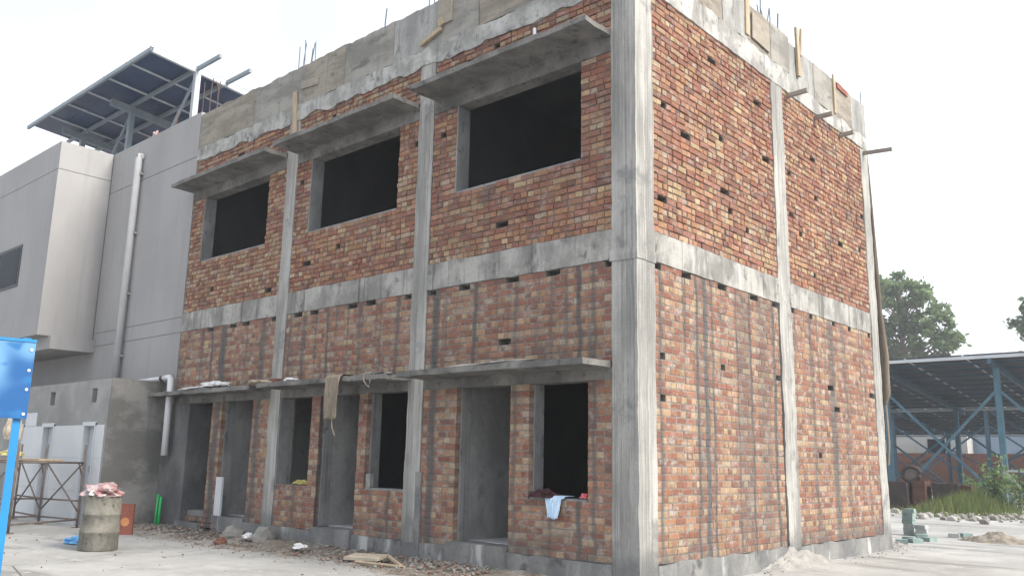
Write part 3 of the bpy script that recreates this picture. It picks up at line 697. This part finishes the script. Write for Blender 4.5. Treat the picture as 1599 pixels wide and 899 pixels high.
m.add([c0+Vector((.69,-.72,0))*.006+ax*.075*math.cos(t*math.pi/8)+Vector((0,0,.075*math.sin(t*math.pi/8))) for t in range(16)], [tuple(range(16))])
m.build('disc', 'board_orange', rp)

# ------------------------------------------------------------------ scaffold by the annex
S = thing('scaffold', (-12.3, -2, G), 'rusty tubular scaffold trestle in front of the annex doors', 'scaffold')
LG = [(-11.05,-2.72),(-12.95,-1.55),(-11.75,-1.30),(-14.6,-1.45),(-13.1,-2.85)]
for (x, y) in LG:
    m = MB(); m.tube([(x,y,G),(x,y,1.27)], .023, 8); m.build('leg', 'rust', S, smooth=True)
    m = MB(); m.box(x-.07,x+.07,y-.07,y+.07,G,G+.012); m.build('base_plate', 'rust', S)
def sb(name, a, b, r=.017): m = MB(); m.tube([a, b], r, 8); m.build(name, 'rust', S, smooth=True)
for z in (.93, .22, -.12):
    for (i, j) in ((0,2),(1,2),(3,1),(4,0),(4,1)):
        if z == .22 and (i, j) in ((0,2),): continue
        a, b = LG[i], LG[j]; sb('rail', (a[0],a[1],z), (b[0],b[1],z))
for (i, j) in ((1,2),(4,0),(3,1)):
    a, b = LG[i], LG[j]; sb('brace', (a[0],a[1],.95), (b[0],b[1],.0), .015); sb('brace', (a[0],a[1],.0), (b[0],b[1],.95), .015)
for (x, y) in LG[:4]: sb('gusset', (x,y,.65), (x-.25,y,.93), .014)
m = MB(); m.bar((-13.0,-2.2,.975), (-11.5,-2.0,.975), .45, .035); tag(m.build('scaffold_plank', 'timber'), 'worn timber plank lying across the rusty scaffold', 'plank')
crumple('yellow_sack', 'plastic_yellow', (-12.75,-2.25,1.06), .26, .16, .09, 12, 'yellow plastic sack on the scaffold plank', 'sack')
crumple('brown_sack', 'card', (-13.6,-2.0,1.45), .17, .15, .38, 4, 'brown bundle hanging behind the blue sign post', 'bundle', amp=.3)

# ------------------------------------------------------------------ blue sign
SG = thing('blue_sign', (.06, -6.54, G), 'bright blue sign board on a blue steel post at the left edge', 'sign')
d = Vector((-.20,-.98,0)).normalized(); nrm = Vector((.98,-.20,0)).normalized(); Pp = Vector((.139,-6.53,0))
m = MB(); ctr = Pp + d*.30; m.obox((ctr.x,ctr.y,1.525), d, nrm, Vector((0,0,1)), .32, .012, .222); bd = m.build('board', 'sign_face', SG)
m = MB(); m.obox((ctr.x,ctr.y,1.752), d, nrm, Vector((0,0,1)), .322, .018, .008); m.build('rim', 'sign_post', bd)
m = MB(); q = Pp + d*.024 - nrm*.035; m.obox((q.x,q.y,.75), d, nrm, Vector((0,0,1)), .020, .020, 1.02); m.build('post', 'sign_post', SG)
for z in (1.70, 1.58, 1.47, 1.33):
    q = Pp + d*.0 + nrm*.013; m = MB(); m.tube([q+Vector((0,0,z)), q+nrm*.006+Vector((0,0,z))], .008, 10); m.build('bolt', 'bolt', bd)

# ------------------------------------------------------------------ rubble strip at the foot of the street face
mb = MB(); nx, ny = 150, 26; vs = []
for j in range(ny+1):
    for i in range(nx+1):
        x = -11.25 + 10.6*i/nx; t = j/ny
        edge = 1.35 + .45*noise.noise(Vector((x*.6,0,3))) + .15*noise.noise(Vector((x*2.1,0,9)))
        if x > -2.2: edge *= max(.25, 1-(x+2.2)*.45)
        y = -.0 - t*edge
        h = (1-t)**1.2*(.07+.05*noise.noise(Vector((x*.8,y*1.5,1))))+.028*noise.noise(Vector((x*5,y*5,0)))*(1-t)**.5+.02*noise.noise(Vector((x*13,y*13,2)))*(1-t)**.3
        if -8.0 < x < -5.6: h += .05*math.exp(-((y+.35)/.3)**2)*(1+noise.noise(Vector((x*3,y*3,0))))
        vs.append((x, y, G-.018 + max(h, -.01) + .012*(1-t)))
mb.add(vs, [(j*(nx+1)+i, (j+1)*(nx+1)+i, (j+1)*(nx+1)+i+1, j*(nx+1)+i+1) for j in range(ny) for i in range(nx)])
tag(mb.build('dirt_bank', 'dirt', smooth=True), 'brown dirt and plaster waste banked along the foot of the brick wall', 'dirt', kind='stuff')
rr = random.Random(9); mb = MB()
RUBC = [(.27,.255,.235),(.23,.215,.195),(.32,.31,.295),(.21,.125,.095),(.19,.17,.15),(.24,.16,.125),(.15,.135,.12),(.26,.24,.215)]
for i in range(2600):
    x = rr.uniform(-11.1, -2.0); t = abs(rr.gauss(0, .5)); y = -.05 - t
    if y < -1.55: continue
    r = rr.choice((.006,.008,.011,.016)) if t > .8 else rr.choice((.008,.010,.014,.02,.032))
    mb.rock((x, y, G + max(0, (.07*(1-t))) + r*.2), r, .7, i, (lambda w_: tuple(q*w_ for q in rr.choice(RUBC)))(rr.uniform(.75,1.2)), sub=1)
for i in range(260):      # a few crumbs out in the yard and at the gable
    if i < 130: x, y = rr.uniform(-11,3), rr.uniform(-4.5,-.8)
    else: x, y = rr.uniform(.03,.5)**1.0, rr.uniform(.3,9)
    r = rr.choice((.006,.008,.012,.018)); mb.rock((x, y, G+r*.3), r, .7, i+.5, (lambda w_: tuple(q*w_ for q in rr.choice(RUBC)))(rr.uniform(.75,1.2)), sub=1)
tag(mb.build('rubble', 'vertex_rubble', color=True), 'small broken brick and mortar crumbs along the wall foot', 'rubble', kind='stuff')
def chunk(name, mat, c, r, flat, seed, label, cat, group=None):
    m = MB(); m.rock(c, r, flat, seed, sub=2); return tag(m.build(name, mat), label, cat, group)
chunk('cement_chunk', 'cement_pale', (-7.75,-.42,G+.10), .21, .62, 2, 'pale cement lump on the dirt in front of the left brick pier', 'chunk', 'cement lumps')
chunk('cement_chunk', 'cement_pale', (-6.98,-.30,G+.13), .20, .85, 3, 'pale cement lump leaning beside the ribbed column foot', 'chunk', 'cement lumps')
chunk('brick_chunk', 'far_brick', (-7.35,-.85,G+.05), .11, .6, 6, 'broken reddish brick lump between the two cement lumps', 'chunk')
m = MB(); m.obox((-3.98,-.62,G+.085), Vector((.96,.28,.02)), Vector((-.28,.96,.12)), Vector((0,-.12,1)), .27, .14, .018); tag(m.build('board_offcut', 'card'), 'pale flat board offcut on the dirt before the middle column', 'board')
m = MB(); m.tube([(-3.75,-.42,G+.10),(-3.15,-.72,G+.05)], .028, 7); tag(m.build('timber_stick', 'timber'), 'short pale timber stick lying aslant by the middle column foot', 'stick', 'timber sticks')
m = MB(); m.tube([(-3.9,-.86,G+.05),(-3.1,-.70,G+.04)], .018, 7); tag(m.build('timber_stick', 'timber'), 'thin pale timber stick lying flat beside the board offcut', 'stick', 'timber sticks')
crumple('paper_scrap', 'plastic_white', (-5.52,-.62,G+.09), .11, .08, .05, 7, 'crumpled white paper on the dirt left of the middle doorway', 'paper')
crumple('plastic_scrap', 'plastic_white', (-7.15,-.48,G+.12), .10, .07, .06, 17, 'torn white plastic between the cement lumps', 'plastic scrap')

# ------------------------------------------------------------------ things on shades and sills
def cloth(name, mat, pts, x0, x1, label, cat, folds=5, amp=.025, taper=1.0, nx=26, rag=.04, seed=0, thick=.006):
    """a draped strip: pts is its (y, z) path, x0..x1 its width, pinched by taper at the end"""
    P2 = [Vector((0, y, z)) for y, z in pts]; path = []
    for a, b in zip(P2, P2[1:]):
        for k_ in range(6): path.append(a.lerp(b, k_/6))
    path.append(P2[-1]); n = len(path); vs = []
    for i, p in enumerate(path):
        t = i/(n-1); wd = (x1-x0)*(1+(taper-1)*t); xc = (x0+x1)/2
        for j in range(nx+1):
            u = j/nx - .5; x = xc + wd*u + .012*noise.noise(Vector((u*6, t*3, seed)))
            f = amp*math.sin(u*folds*2*math.pi + 1.2*noise.noise(Vector((t*2, u*2, seed)))*3)*min(1, .25+t*1.3)
            z = p.z - (rag*abs(noise.noise(Vector((u*9, seed, 1))))*max(0, t-.6)*2.5)
            vs.append((x, p.y - abs(f)*.9 - .004, z + abs(f)*.25*(1-t) + (.01 if t < .35 else 0)))
    m = MB(); m.add(vs, [(i*(nx+1)+j, i*(nx+1)+j+1, (i+1)*(nx+1)+j+1, (i+1)*(nx+1)+j) for i in range(n-1) for j in range(nx)])
    o = m.build(name, mat, smooth=True); s = o.modifiers.new('thickness', 'SOLIDIFY'); s.thickness = thick; s.offset = 1
    return tag(o, label, cat)
cloth('burlap_sack', 'burlap', [(-.25,2.335),(-.50,2.335),(-.56,2.30),(-.57,2.0),(-.57,1.70)], -5.24, -4.83, 'frayed burlap sack hanging over the middle lower sunshade', 'sack', folds=4, amp=.035, taper=.72, rag=.14)
m = MB(); m.tube([(-4.99,-.58,1.70),(-4.97,-.585,1.56),(-4.90,-.58,1.44)], .010, 6); tag(m.build('burlap_thread', 'burlap'), 'loose burlap thread dangling below the hanging sack', 'thread')
m = MB(); m.tube([(-4.35,-.53,2.31),(-4.33,-.55,2.22),(-4.26,-.555,2.16),(-4.20,-.555,2.12),(-4.19,-.55,2.21),(-4.13,-.53,2.31)], .009, 6); tag(m.build('rope_loop', 'burlap'), 'small pale rope loop hanging from the middle lower sunshade', 'rope')
crumple('plastic_sheet', 'plastic_white', (-8.95,-.30,2.36), .42, .12, .07, 21, 'crumpled white plastic sheet lying on the left lower sunshade', 'plastic sheet')
crumple('plastic_sheet', 'plastic_white', (-9.7,-.28,2.33), .45, .12, .035, 23, 'flat pale plastic sheet nearest the drain pipe on the left lower sunshade', 'plastic sheet')
crumple('cement_bag', 'card', (-7.35,-.33,2.335), .32, .16, .04, 22, 'flattened cement bag on the joint of the left and middle lower sunshades', 'bag')
crumple('paper_sheet', 'plastic_white', (-6.52,-.30,2.34), .14, .10, .04, 25, 'white paper on the middle lower sunshade near its left end', 'paper')
m = MB(); m.rough(-7.08,-6.86,-.34,-.23,2.312,2.39, cell=.05, amp=.004); tag(m.build('loose_brick', 'far_brick'), 'loose red brick lying on the middle lower sunshade', 'brick')
crumple('mortar_dropping', 'cement_pale', (-1.9,-.42,2.325), .75, .09, .03, 31, 'hardened pale mortar spill along the right lower sunshade', 'mortar')
crumple('mortar_dropping', 'cement_pale', (-4.4,-.30,2.33), .35, .14, .035, 33, 'hardened pale mortar spill beside the burlap sack', 'mortar')
cloth('blue_shirt', 'cloth_blue', [(.16,.715),(.02,.715),(-.035,.69),(-.045,.60),(-.05,.47)], -1.36, -1.02, 'light blue cloth draped over the right ground floor window sill', 'cloth', folds=2.5, amp=.025, taper=.45, rag=.05, seed=4)
crumple('maroon_cloth', 'cloth_maroon', (-1.40,.02,.72), .19, .11, .07, 41, 'dark maroon cloth bunched on the sill beside the blue one', 'cloth', amp=.4)
crumple('pink_rag', 'cloth_pink', (-.80,.06,.72), .05, .05, .04, 42, 'small pink rag in the right corner of the window sill', 'rag')
m = MB(); m.rough(-4.87,-4.77,.02,.09,.695,.90, cell=.04, amp=.008); tag(m.build('white_carton', 'cement_pale'), 'pale upright carton on the middle right window sill', 'carton')
crumple('yellow_bag', 'plastic_yellow', (-6.62,.12,.70), .20, .09, .05, 43, 'yellow and white bag on the middle left window sill', 'bag')
tr = thing('cable_trunking', (-8.95,-.02,.06), 'white ribbed plastic trunking standing in the second doorway from the left', 'trunking')
m = MB(); m.box(-9.06,-8.86,-.035,.0,.065,.74); m.build('channel', 'pvc_white', tr)
for i in range(4):
    m = MB(); m.box(-9.055+i*.052,-9.025+i*.052,-.045,-.035,.07,.735); m.build('rib', 'pvc_white', tr)

crumple('roof_bag', 'plastic_red', (-13.35,.12,8.33), .09, .07, .13, 51, 'small red and white bag on the grey roof edge below the canopy', 'bag')
# ------------------------------------------------------------------ gable foot, hanging burlap
def heap(name, mat, cx, cy, rx, ry, h, seed, label, cat, kind=None, floor=G-.02):
    n = 34; vs = []
    for j in range(n+1):
        for i in range(n+1):
            u = -1+2*i/n; v = -1+2*j/n; r = math.sqrt(u*u+v*v); a = math.atan2(v, u)
            k_ = max(0, 1-r*(1+.25*noise.noise(Vector((math.cos(a)*2, math.sin(a)*2, seed)))))
            z = h*k_**.9*(1+.5*noise.noise(Vector((u*4, v*4, seed)))) + .10*h*noise.noise(Vector((u*13, v*13, seed)))*min(1, k_*4)
            vs.append((cx+u*rx, cy+v*ry, floor+z))
    m = MB(); m.add(vs, [(j*(n+1)+i, j*(n+1)+i+1, (j+1)*(n+1)+i+1, (j+1)*(n+1)+i) for j in range(n) for i in range(n)])
    return tag(m.build(name, mat), label, cat, kind=kind)
heap('cement_spill', 'cement_pale', .02, 4.0, .26, 1.25, .27, 2, 'pale lumpy cement spill heaped against the foot of the gable wall', 'cement')
heap('sand_heap', 'sand', .85, 11.6, .75, .55, .22, 5, 'low brown sand heap on the pale yard at the right', 'sand')
heap('cement_spill', 'cement_pale', -.05, 8.35, .35, .40, .16, 8, 'small cement spill at the far corner column of the gable', 'cement')
HC = thing('hanging_burlap', (-.02, 8.15, 2.3), 'long brown burlap strip hanging down the far corner of the gable', 'burlap')
m = MB(); pts = [(-.03,8.12,7.2),(-.01,8.13,6.2),(.01,8.14,5.0),(.02,8.15,4.0),(.04,8.16,3.2),(.03,8.16,2.5),(.01,8.15,2.25)]
vs = []; nseg = 14; W_ = [.022,.03,.04,.055,.085,.08,.02]
fine = []
for a in range(len(pts)-1):
    for k_ in range(6):
        t = k_/6; fine.append((Vector(pts[a]).lerp(Vector(pts[a+1]), t), W_[a]*(1-t)+W_[a+1]*t))
for i, (p, w_) in enumerate(fine):
    for q in range(nseg):
        a = 2*math.pi*q/nseg; k_ = 1+.35*noise.noise(Vector((math.cos(a)*2, math.sin(a)*2, p.z*1.1)))
        vs.append((p.x+w_*k_*math.cos(a), p.y+w_*k_*.7*math.sin(a), p.z))
m.add(vs, [(i*nseg+q, i*nseg+(q+1)%nseg, (i+1)*nseg+(q+1)%nseg, (i+1)*nseg+q) for i in range(len(fine)-1) for q in range(nseg)])
m.build('strip', 'burlap_dark', HC, smooth=True)
m = MB(); m.tube([(.02,8.16,2.3),(.03,8.17,1.6),(.0,8.16,1.2)], .02, 6); m.build('thread', 'burlap', HC)

# ------------------------------------------------------------------ pavers at the far corner
pk = 0
def paver(x, y, z, rz, mat, label):
    m = MB(); c, s = math.cos(rz), math.sin(rz)
    m.obox((x,y,z), Vector((c,s,0)), Vector((-s,c,0)), Vector((0,0,1)), .11, .10, .039)
    tag(m.build('paving_block', mat), label, 'paving block', 'loose paving blocks')
ordn = ['lowest','second','third','fourth','fifth','sixth','topmost']
for i in range(7): paver(-.90+rnd.uniform(-.02,.02), 11.9+rnd.uniform(-.02,.02), G+.04+i*.08, rnd.uniform(-.15,.15), 'paver_green' if i > 2 else 'paver', f'grey green paving block, {ordn[i]} of the tall stack past the gable')
for i in range(3): paver(-.62+rnd.uniform(-.02,.02), 11.75, G+.04+i*.08, rnd.uniform(-.2,.2), 'paver', f"grey paving block, {['bottom','middle','top'][i]} one of the short stack beside the tall stack")
pav = [(-.30,9.5,.3,'nearest the gable corner'),(-.18,9.9,.9,'second out from the gable corner'),(-.42,10.3,.1,'lying before the tall stack'),(-.10,10.5,1.2,'lying alone in front of the short stack'),(-.48,11.3,.4,'lying flat at the foot of the tall stack'),(-.1,12.2,.2,'lying right of the short stack'),(.05,12.5,.8,'furthest right of those by the stacks')]
for (x, y, r, w_) in pav: paver(x, y, G+.04, r, rnd.choice(('paver','paver_green')), f'loose grey paving block {w_}')
rr = random.Random(3); mb = MB()
for i in range(240):
    x = rr.gauss(-1.6, 1.1); y = rr.gauss(22, 1.6); r = rr.choice((.05,.08,.11,.15)); mb.rock((x, y, G+r*.4), r, .7, i+.2, (lambda w_: tuple(q*w_ for q in rr.choice(RUBC[:3])))(rr.uniform(.85,1.25)), sub=1)
tag(mb.build('rubble', 'vertex_rubble', color=True), 'pale stone rubble scattered at the foot of the blue canopy posts', 'rubble', kind='stuff')

# ------------------------------------------------------------------ carport style solar canopies behind
pan = MB(); pan.box(-1.03,1.03,-.98,.98,-.02,.02); pan_me = None
def canopy(x0, x1, ya, yb, za, zb, posts_x, label, lite, seed):
    T = thing('solar_canopy', ((x0+x1)/2, ya, G), label, 'solar canopy')
    s_ = (zb-za)/(yb-ya); Z = lambda y: za + s_*(y-ya); ang = math.atan(s_)
    ny_ = round((yb-ya)/2.0); px = 2.1; nx_ = round((x1-x0)/px); first = None
    for i in range(nx_):
        for j in range(ny_):
            y = ya + (yb-ya)*(j+.5)/ny_; x = x0 + px*(i+.5)
            if first is None: first = pan.build('solar_panel', 'panel_back_far', T); o = first
            else: o = bpy.data.objects.new('solar_panel', first.data); C.objects.link(o); attach(o, T)
            o.location = (x, y, Z(y)+.14); o.rotation_euler = (ang, 0, 0)
    def bar(name, p0, p1, w, h, mat): q = MB(); q.bar(p0, p1, w, h); q.build(name, mat, T)
    for i in range(nx_+1):
        x = x0+px*i; bar('panel_rail', (x, ya-.05, Z(ya)+.10), (x, yb+.05, Z(yb)+.10), .05, .045, 'panel_frame')
    n_p = max(4, int((yb-ya)/1.0))
    for j in range(n_p+1):
        y = ya + (yb-ya)*j/n_p; edge = j in (0, n_p)
        bar('purlin', (x0, y, Z(y)+.03), (x1, y, Z(y)+.03), .07, .12 if edge else .09, 'panel_frame' if edge else 'steel_blue_dark')
    pm = 'steel_blue' if lite else 'steel_blue_dark'
    for x in posts_x:
        bar('rafter', (x, ya-.1, Z(ya)-.14), (x, yb+.1, Z(yb)-.14), .12, .20, 'steel_blue_dark')
        for y in (ya+.9, yb-1.3): bar('post', (x, y, G), (x, y, Z(y)-.2), .20, .20, pm)
    for a, b in zip(posts_x, posts_x[1:]):
        for y in (ya+.9, yb-1.3):
            top = Z(y)-1.0
            bar('brace', (a, y-.06, top), (b, y-.06, G+.2), .11, .09, pm); bar('brace', (a, y+.06, G+.2), (b, y+.06, top), .11, .09, pm)
canopy(-18.2, 2.8, 27.4, 39.3, 5.3, 4.1, [-14.9,-10.8,-6.7,-2.6,1.5], 'nearest open solar canopy on blue steel posts with crossed braces', True, 1)
canopy(-31.5, 2.1, 44.0, 57.0, 4.75, 3.45, [-27,-22,-17,-12,-7,-2], 'second solar canopy standing behind the nearest one', False, 2)
# far walls and buildings under the canopies
m = MB(); m.box(-45, 15, 60, 60.3, G-.1, 2.35); tag(m.build('brick_boundary_wall', 'far_brick'), 'low red brick boundary wall seen under the solar canopies', 'wall')
fb = thing('far_shed', (-10, 64, G), 'long pale blue shed behind the brick boundary wall', 'shed')
m = MB(); m.box(-25, 20, 63, 72, G-.1, 4.3); m.build('wall', 'far_blue', fb)
m = MB(); m.box(-25.3, 20.3, 62.7, 72.3, 4.3, 4.5); m.build('roof', 'steel_grey', fb)
fc = thing('far_house', (-17, 61.5, G), 'small pale block building with one dark window under the canopies', 'house')
m = MB(); m.box(-18.2, -12.2, 61.0, 62.5, G-.1, 3.7); m.build('wall', 'far_cream', fc)
m = MB(); m.box(-14.9, -13.7, 60.95, 61.0, 2.0, 3.4); m.build('window', 'dark_glass', fc)
# scrap under the nearest canopy
def scrap(name, mat, x0, x1, y0, y1, z1, label, cat, seed):
    m = MB(); m.rough(x0, x1, y0, y1, G, z1, cell=.25, amp=.05, freq=2, seed=seed); tag(m.build(name, mat), label, cat)
scrap('scrap_bin', 'dark_metal', -6.3, -4.9, 24.4, 25.4, .70, 'black metal scrap bin under the solar canopy beside the gable edge', 'bin', 1)
scrap('rusty_tank', 'scrap_red', -4.8, -4.35, 24.6, 25.3, .75, 'narrow rusty red tank between the dark scrap bins', 'tank', 2)
scrap('scrap_bin', 'dark_metal', -4.2, -3.35, 24.8, 25.7, .68, 'dark scrap bin right of the narrow rusty tank', 'bin', 3)
scrap('rusty_sheet', 'scrap_red', -3.3, -2.95, 24.9, 25.5, .62, 'rusty red sheet at the weeds end of the scrap row', 'sheet', 4)
ty = thing('old_tyre', (-4.9, 25, .9), 'dark round wheel lying on top of the scrap row', 'wheel')
m = MB(); m.tube([(-4.85+.30*math.cos(t*math.pi/9), 24.8+.05*math.sin(t), .98+.26*math.sin(t*math.pi/9)) for t in range(19)], .07, 8); m.build('tread', 'dark_metal', ty, smooth=True)
m = MB(); m.tube([(-4.85,24.78,.98),(-4.85,24.86,.98)], .2, 12); m.build('hub', 'rust', ty)
# white frame leaning at the right edge
wf_ = thing('scrap_gate', (-1.35, 24.4, G), 'white steel gate frame propped among the rubble at the right edge', 'gate')
for a, b in (((-1.75,24.4,G),(-1.75,24.4,1.15)),((-1.75,24.4,1.15),(-.5,24.4,1.15)),((-1.70,24.4,1.1),(-1.0,24.4,.2)),((-.5,24.4,G),(-.5,24.4,1.15))):
    m = MB(); m.bar(a, b, .07, .07); m.build('frame_bar', 'tile_white', wf_)

# ------------------------------------------------------------------ plants
def leaf_quad(mb, c, size, col, r, elong=1.8):
    d = Vector((r.gauss(0,1), r.gauss(0,1), r.gauss(-.25,.7))).normalized(); u = Vector((r.gauss(0,1), r.gauss(0,1), r.gauss(0,1)))
    s = d.cross(u).normalized()*size*.5; d = d*size*elong*.5; c = Vector(c)
    mb.add([c-d, c+s, c+d, c-s], [(0,1,2,3)], col)
GREENS = [(.115,.175,.07),(.14,.20,.085),(.165,.23,.10),(.08,.13,.055),(.18,.245,.115)]
def tree(base, h, blobs, nclump, nleaf, lsize, label, seed):
    r = random.Random(seed); T = thing('tree', base, label, 'tree', 'trees behind the canopies'); bx, by, bz = base
    m = MB(); m.tube([(bx,by,bz),(bx+.15,by,bz+h*.3),(bx-.1,by,bz+h*.6),(bx+.05,by,bz+h*.93)], h*.02, 9, r1=h*.004)
    lm = MB(); cm = MB()
    for i in range(nclump):
        ex = r.choices(blobs, [b[3]*b[4]*b[5] for b in blobs])[0]
        while True:
            p = Vector((r.uniform(-1,1), r.uniform(-1,1), r.uniform(-1,1)))
            if .25 < p.length < 1: break
        c = Vector((bx+ex[0]+p.x*ex[3], by+ex[1]+p.y*ex[4], bz+ex[2]+p.z*ex[5])); rad = r.uniform(.45, .95)
        t = min(.92, max(.25, (c.z-bz)/h-.12)); s0 = Vector((bx, by, bz+h*t))
        lm.tube([s0, s0.lerp(c, .5)+Vector((0,0,.25)), c], h*.005, 5, r1=.02)
        base_col = r.choice(GREENS)
        for q in range(nleaf):
            o = Vector((r.gauss(0,.42), r.gauss(0,.42), r.gauss(0,.30)))*rad; k_ = r.uniform(.75, 1.3)
            leaf_quad(cm, c+o, lsize*r.uniform(.6,1.3), tuple(x*k_ for x in base_col), r)
    m.build('trunk', 'bark', T, smooth=True); lm.build('limbs', 'bark', T); cm.build('crown', 'leaf', T, color=True)
tree((-19.0,70,G), 19.2, [(-.2,0,16.0,2.5,2.4,2.9),(2.2,0,12.3,2.4,2.2,2.6),(-2.2,0,12.8,2.4,2.2,3.0),(1.6,0,15.2,2.0,1.8,2.2),(.4,0,9.6,3.0,2.2,2.2)], 135, 95, .26, 'tall green tree rising behind the solar canopy beside the gable', 1)
tree((-8.2,70,G), 16.5, [(0,0,13.0,2.2,2.2,2.6),(.3,0,10.6,1.7,2.0,2.0)], 66, 95, .26, 'second green tree cut off by the right edge of the view', 2)
r = random.Random(4); mb = MB()
for i in range(2600):
    x = r.gauss(-2.5, .75); y = 22.9 + r.gauss(0, .9); hh = r.uniform(.3, .95)*max(.3, 1-abs(x+2.5)/2.4); lx = r.gauss(0,.16); ly = r.gauss(0,.16); w_ = r.uniform(.008,.018)
    k_ = r.uniform(.8,1.6); col = tuple(q*k_ for q in r.choice([(.11,.16,.05),(.15,.19,.07),(.19,.20,.085)]))
    mb.add([(x-w_,y,G),(x+w_,y,G),(x+lx*.5+w_*.7,y+ly*.5,G+hh*.6),(x+lx*.5-w_*.7,y+ly*.5,G+hh*.6),(x+lx,y+ly,G+hh)], [(0,1,2,3),(3,2,4)], col)
tag(mb.build('grass', 'leaf', color=True), 'tall yellow-green weeds growing in front of the scrap row', 'weeds', kind='stuff')
def shrub(base, h, w, n, label, seed):
    r = random.Random(seed); T = thing('shrub', base, label, 'shrub', 'shrubs at the canopy posts'); sm = MB(); lm = MB()
    for i in range(n):
        tip = Vector(base) + Vector((r.gauss(0,w*.4), r.gauss(0,w*.3), h*r.uniform(.5,1))); mid = Vector(base).lerp(tip, .5)+Vector((0,0,.1))
        sm.tube([base, mid, tip], .012, 5, r1=.004); cc = r.choice(GREENS)
        for q in range(42):
            p = Vector(base).lerp(tip, r.uniform(.35,1.05)) + Vector((r.gauss(0,.10), r.gauss(0,.10), r.gauss(0,.10))); k_ = r.uniform(1.0,1.9)
            leaf_quad(lm, p, r.uniform(.05,.10), tuple(x*k_ for x in cc), r)
    sm.build('stem', 'bark', T); lm.build('foliage', 'leaf', T, color=True)
shrub((-2.0,24.2,G), 1.9, .7, 16, 'loose leafy shrub just right of the main blue post', 7)
shrub((-1.0,23.8,G), 1.5, .7, 14, 'leafy shrub at the right edge before the white frame', 8)
shrub((-3.0,25.6,G), 1.2, .8, 14, 'leafy shrub between the scrap and the main blue post', 9)

# ------------------------------------------------------------------ thin summer haze
hz = bpy.data.materials.new('haze'); hz.use_nodes = True; hz.node_tree.nodes.clear()
ho = hz.node_tree.nodes.new('ShaderNodeOutputMaterial'); hv = hz.node_tree.nodes.new('ShaderNodeVolumePrincipled')
hv.inputs['Color'].default_value = (.93,.96,1.0,1); hv.inputs['Density'].default_value = .0016; hv.inputs['Anisotropy'].default_value = .2
hz.node_tree.links.new(hv.outputs[0], ho.inputs['Volume']); MAT['haze'] = hz
m = MB(); m.box(-260, 260, -260, 310, G-1.2, 24); tag(m.build('haze', 'haze'), kind='stuff')
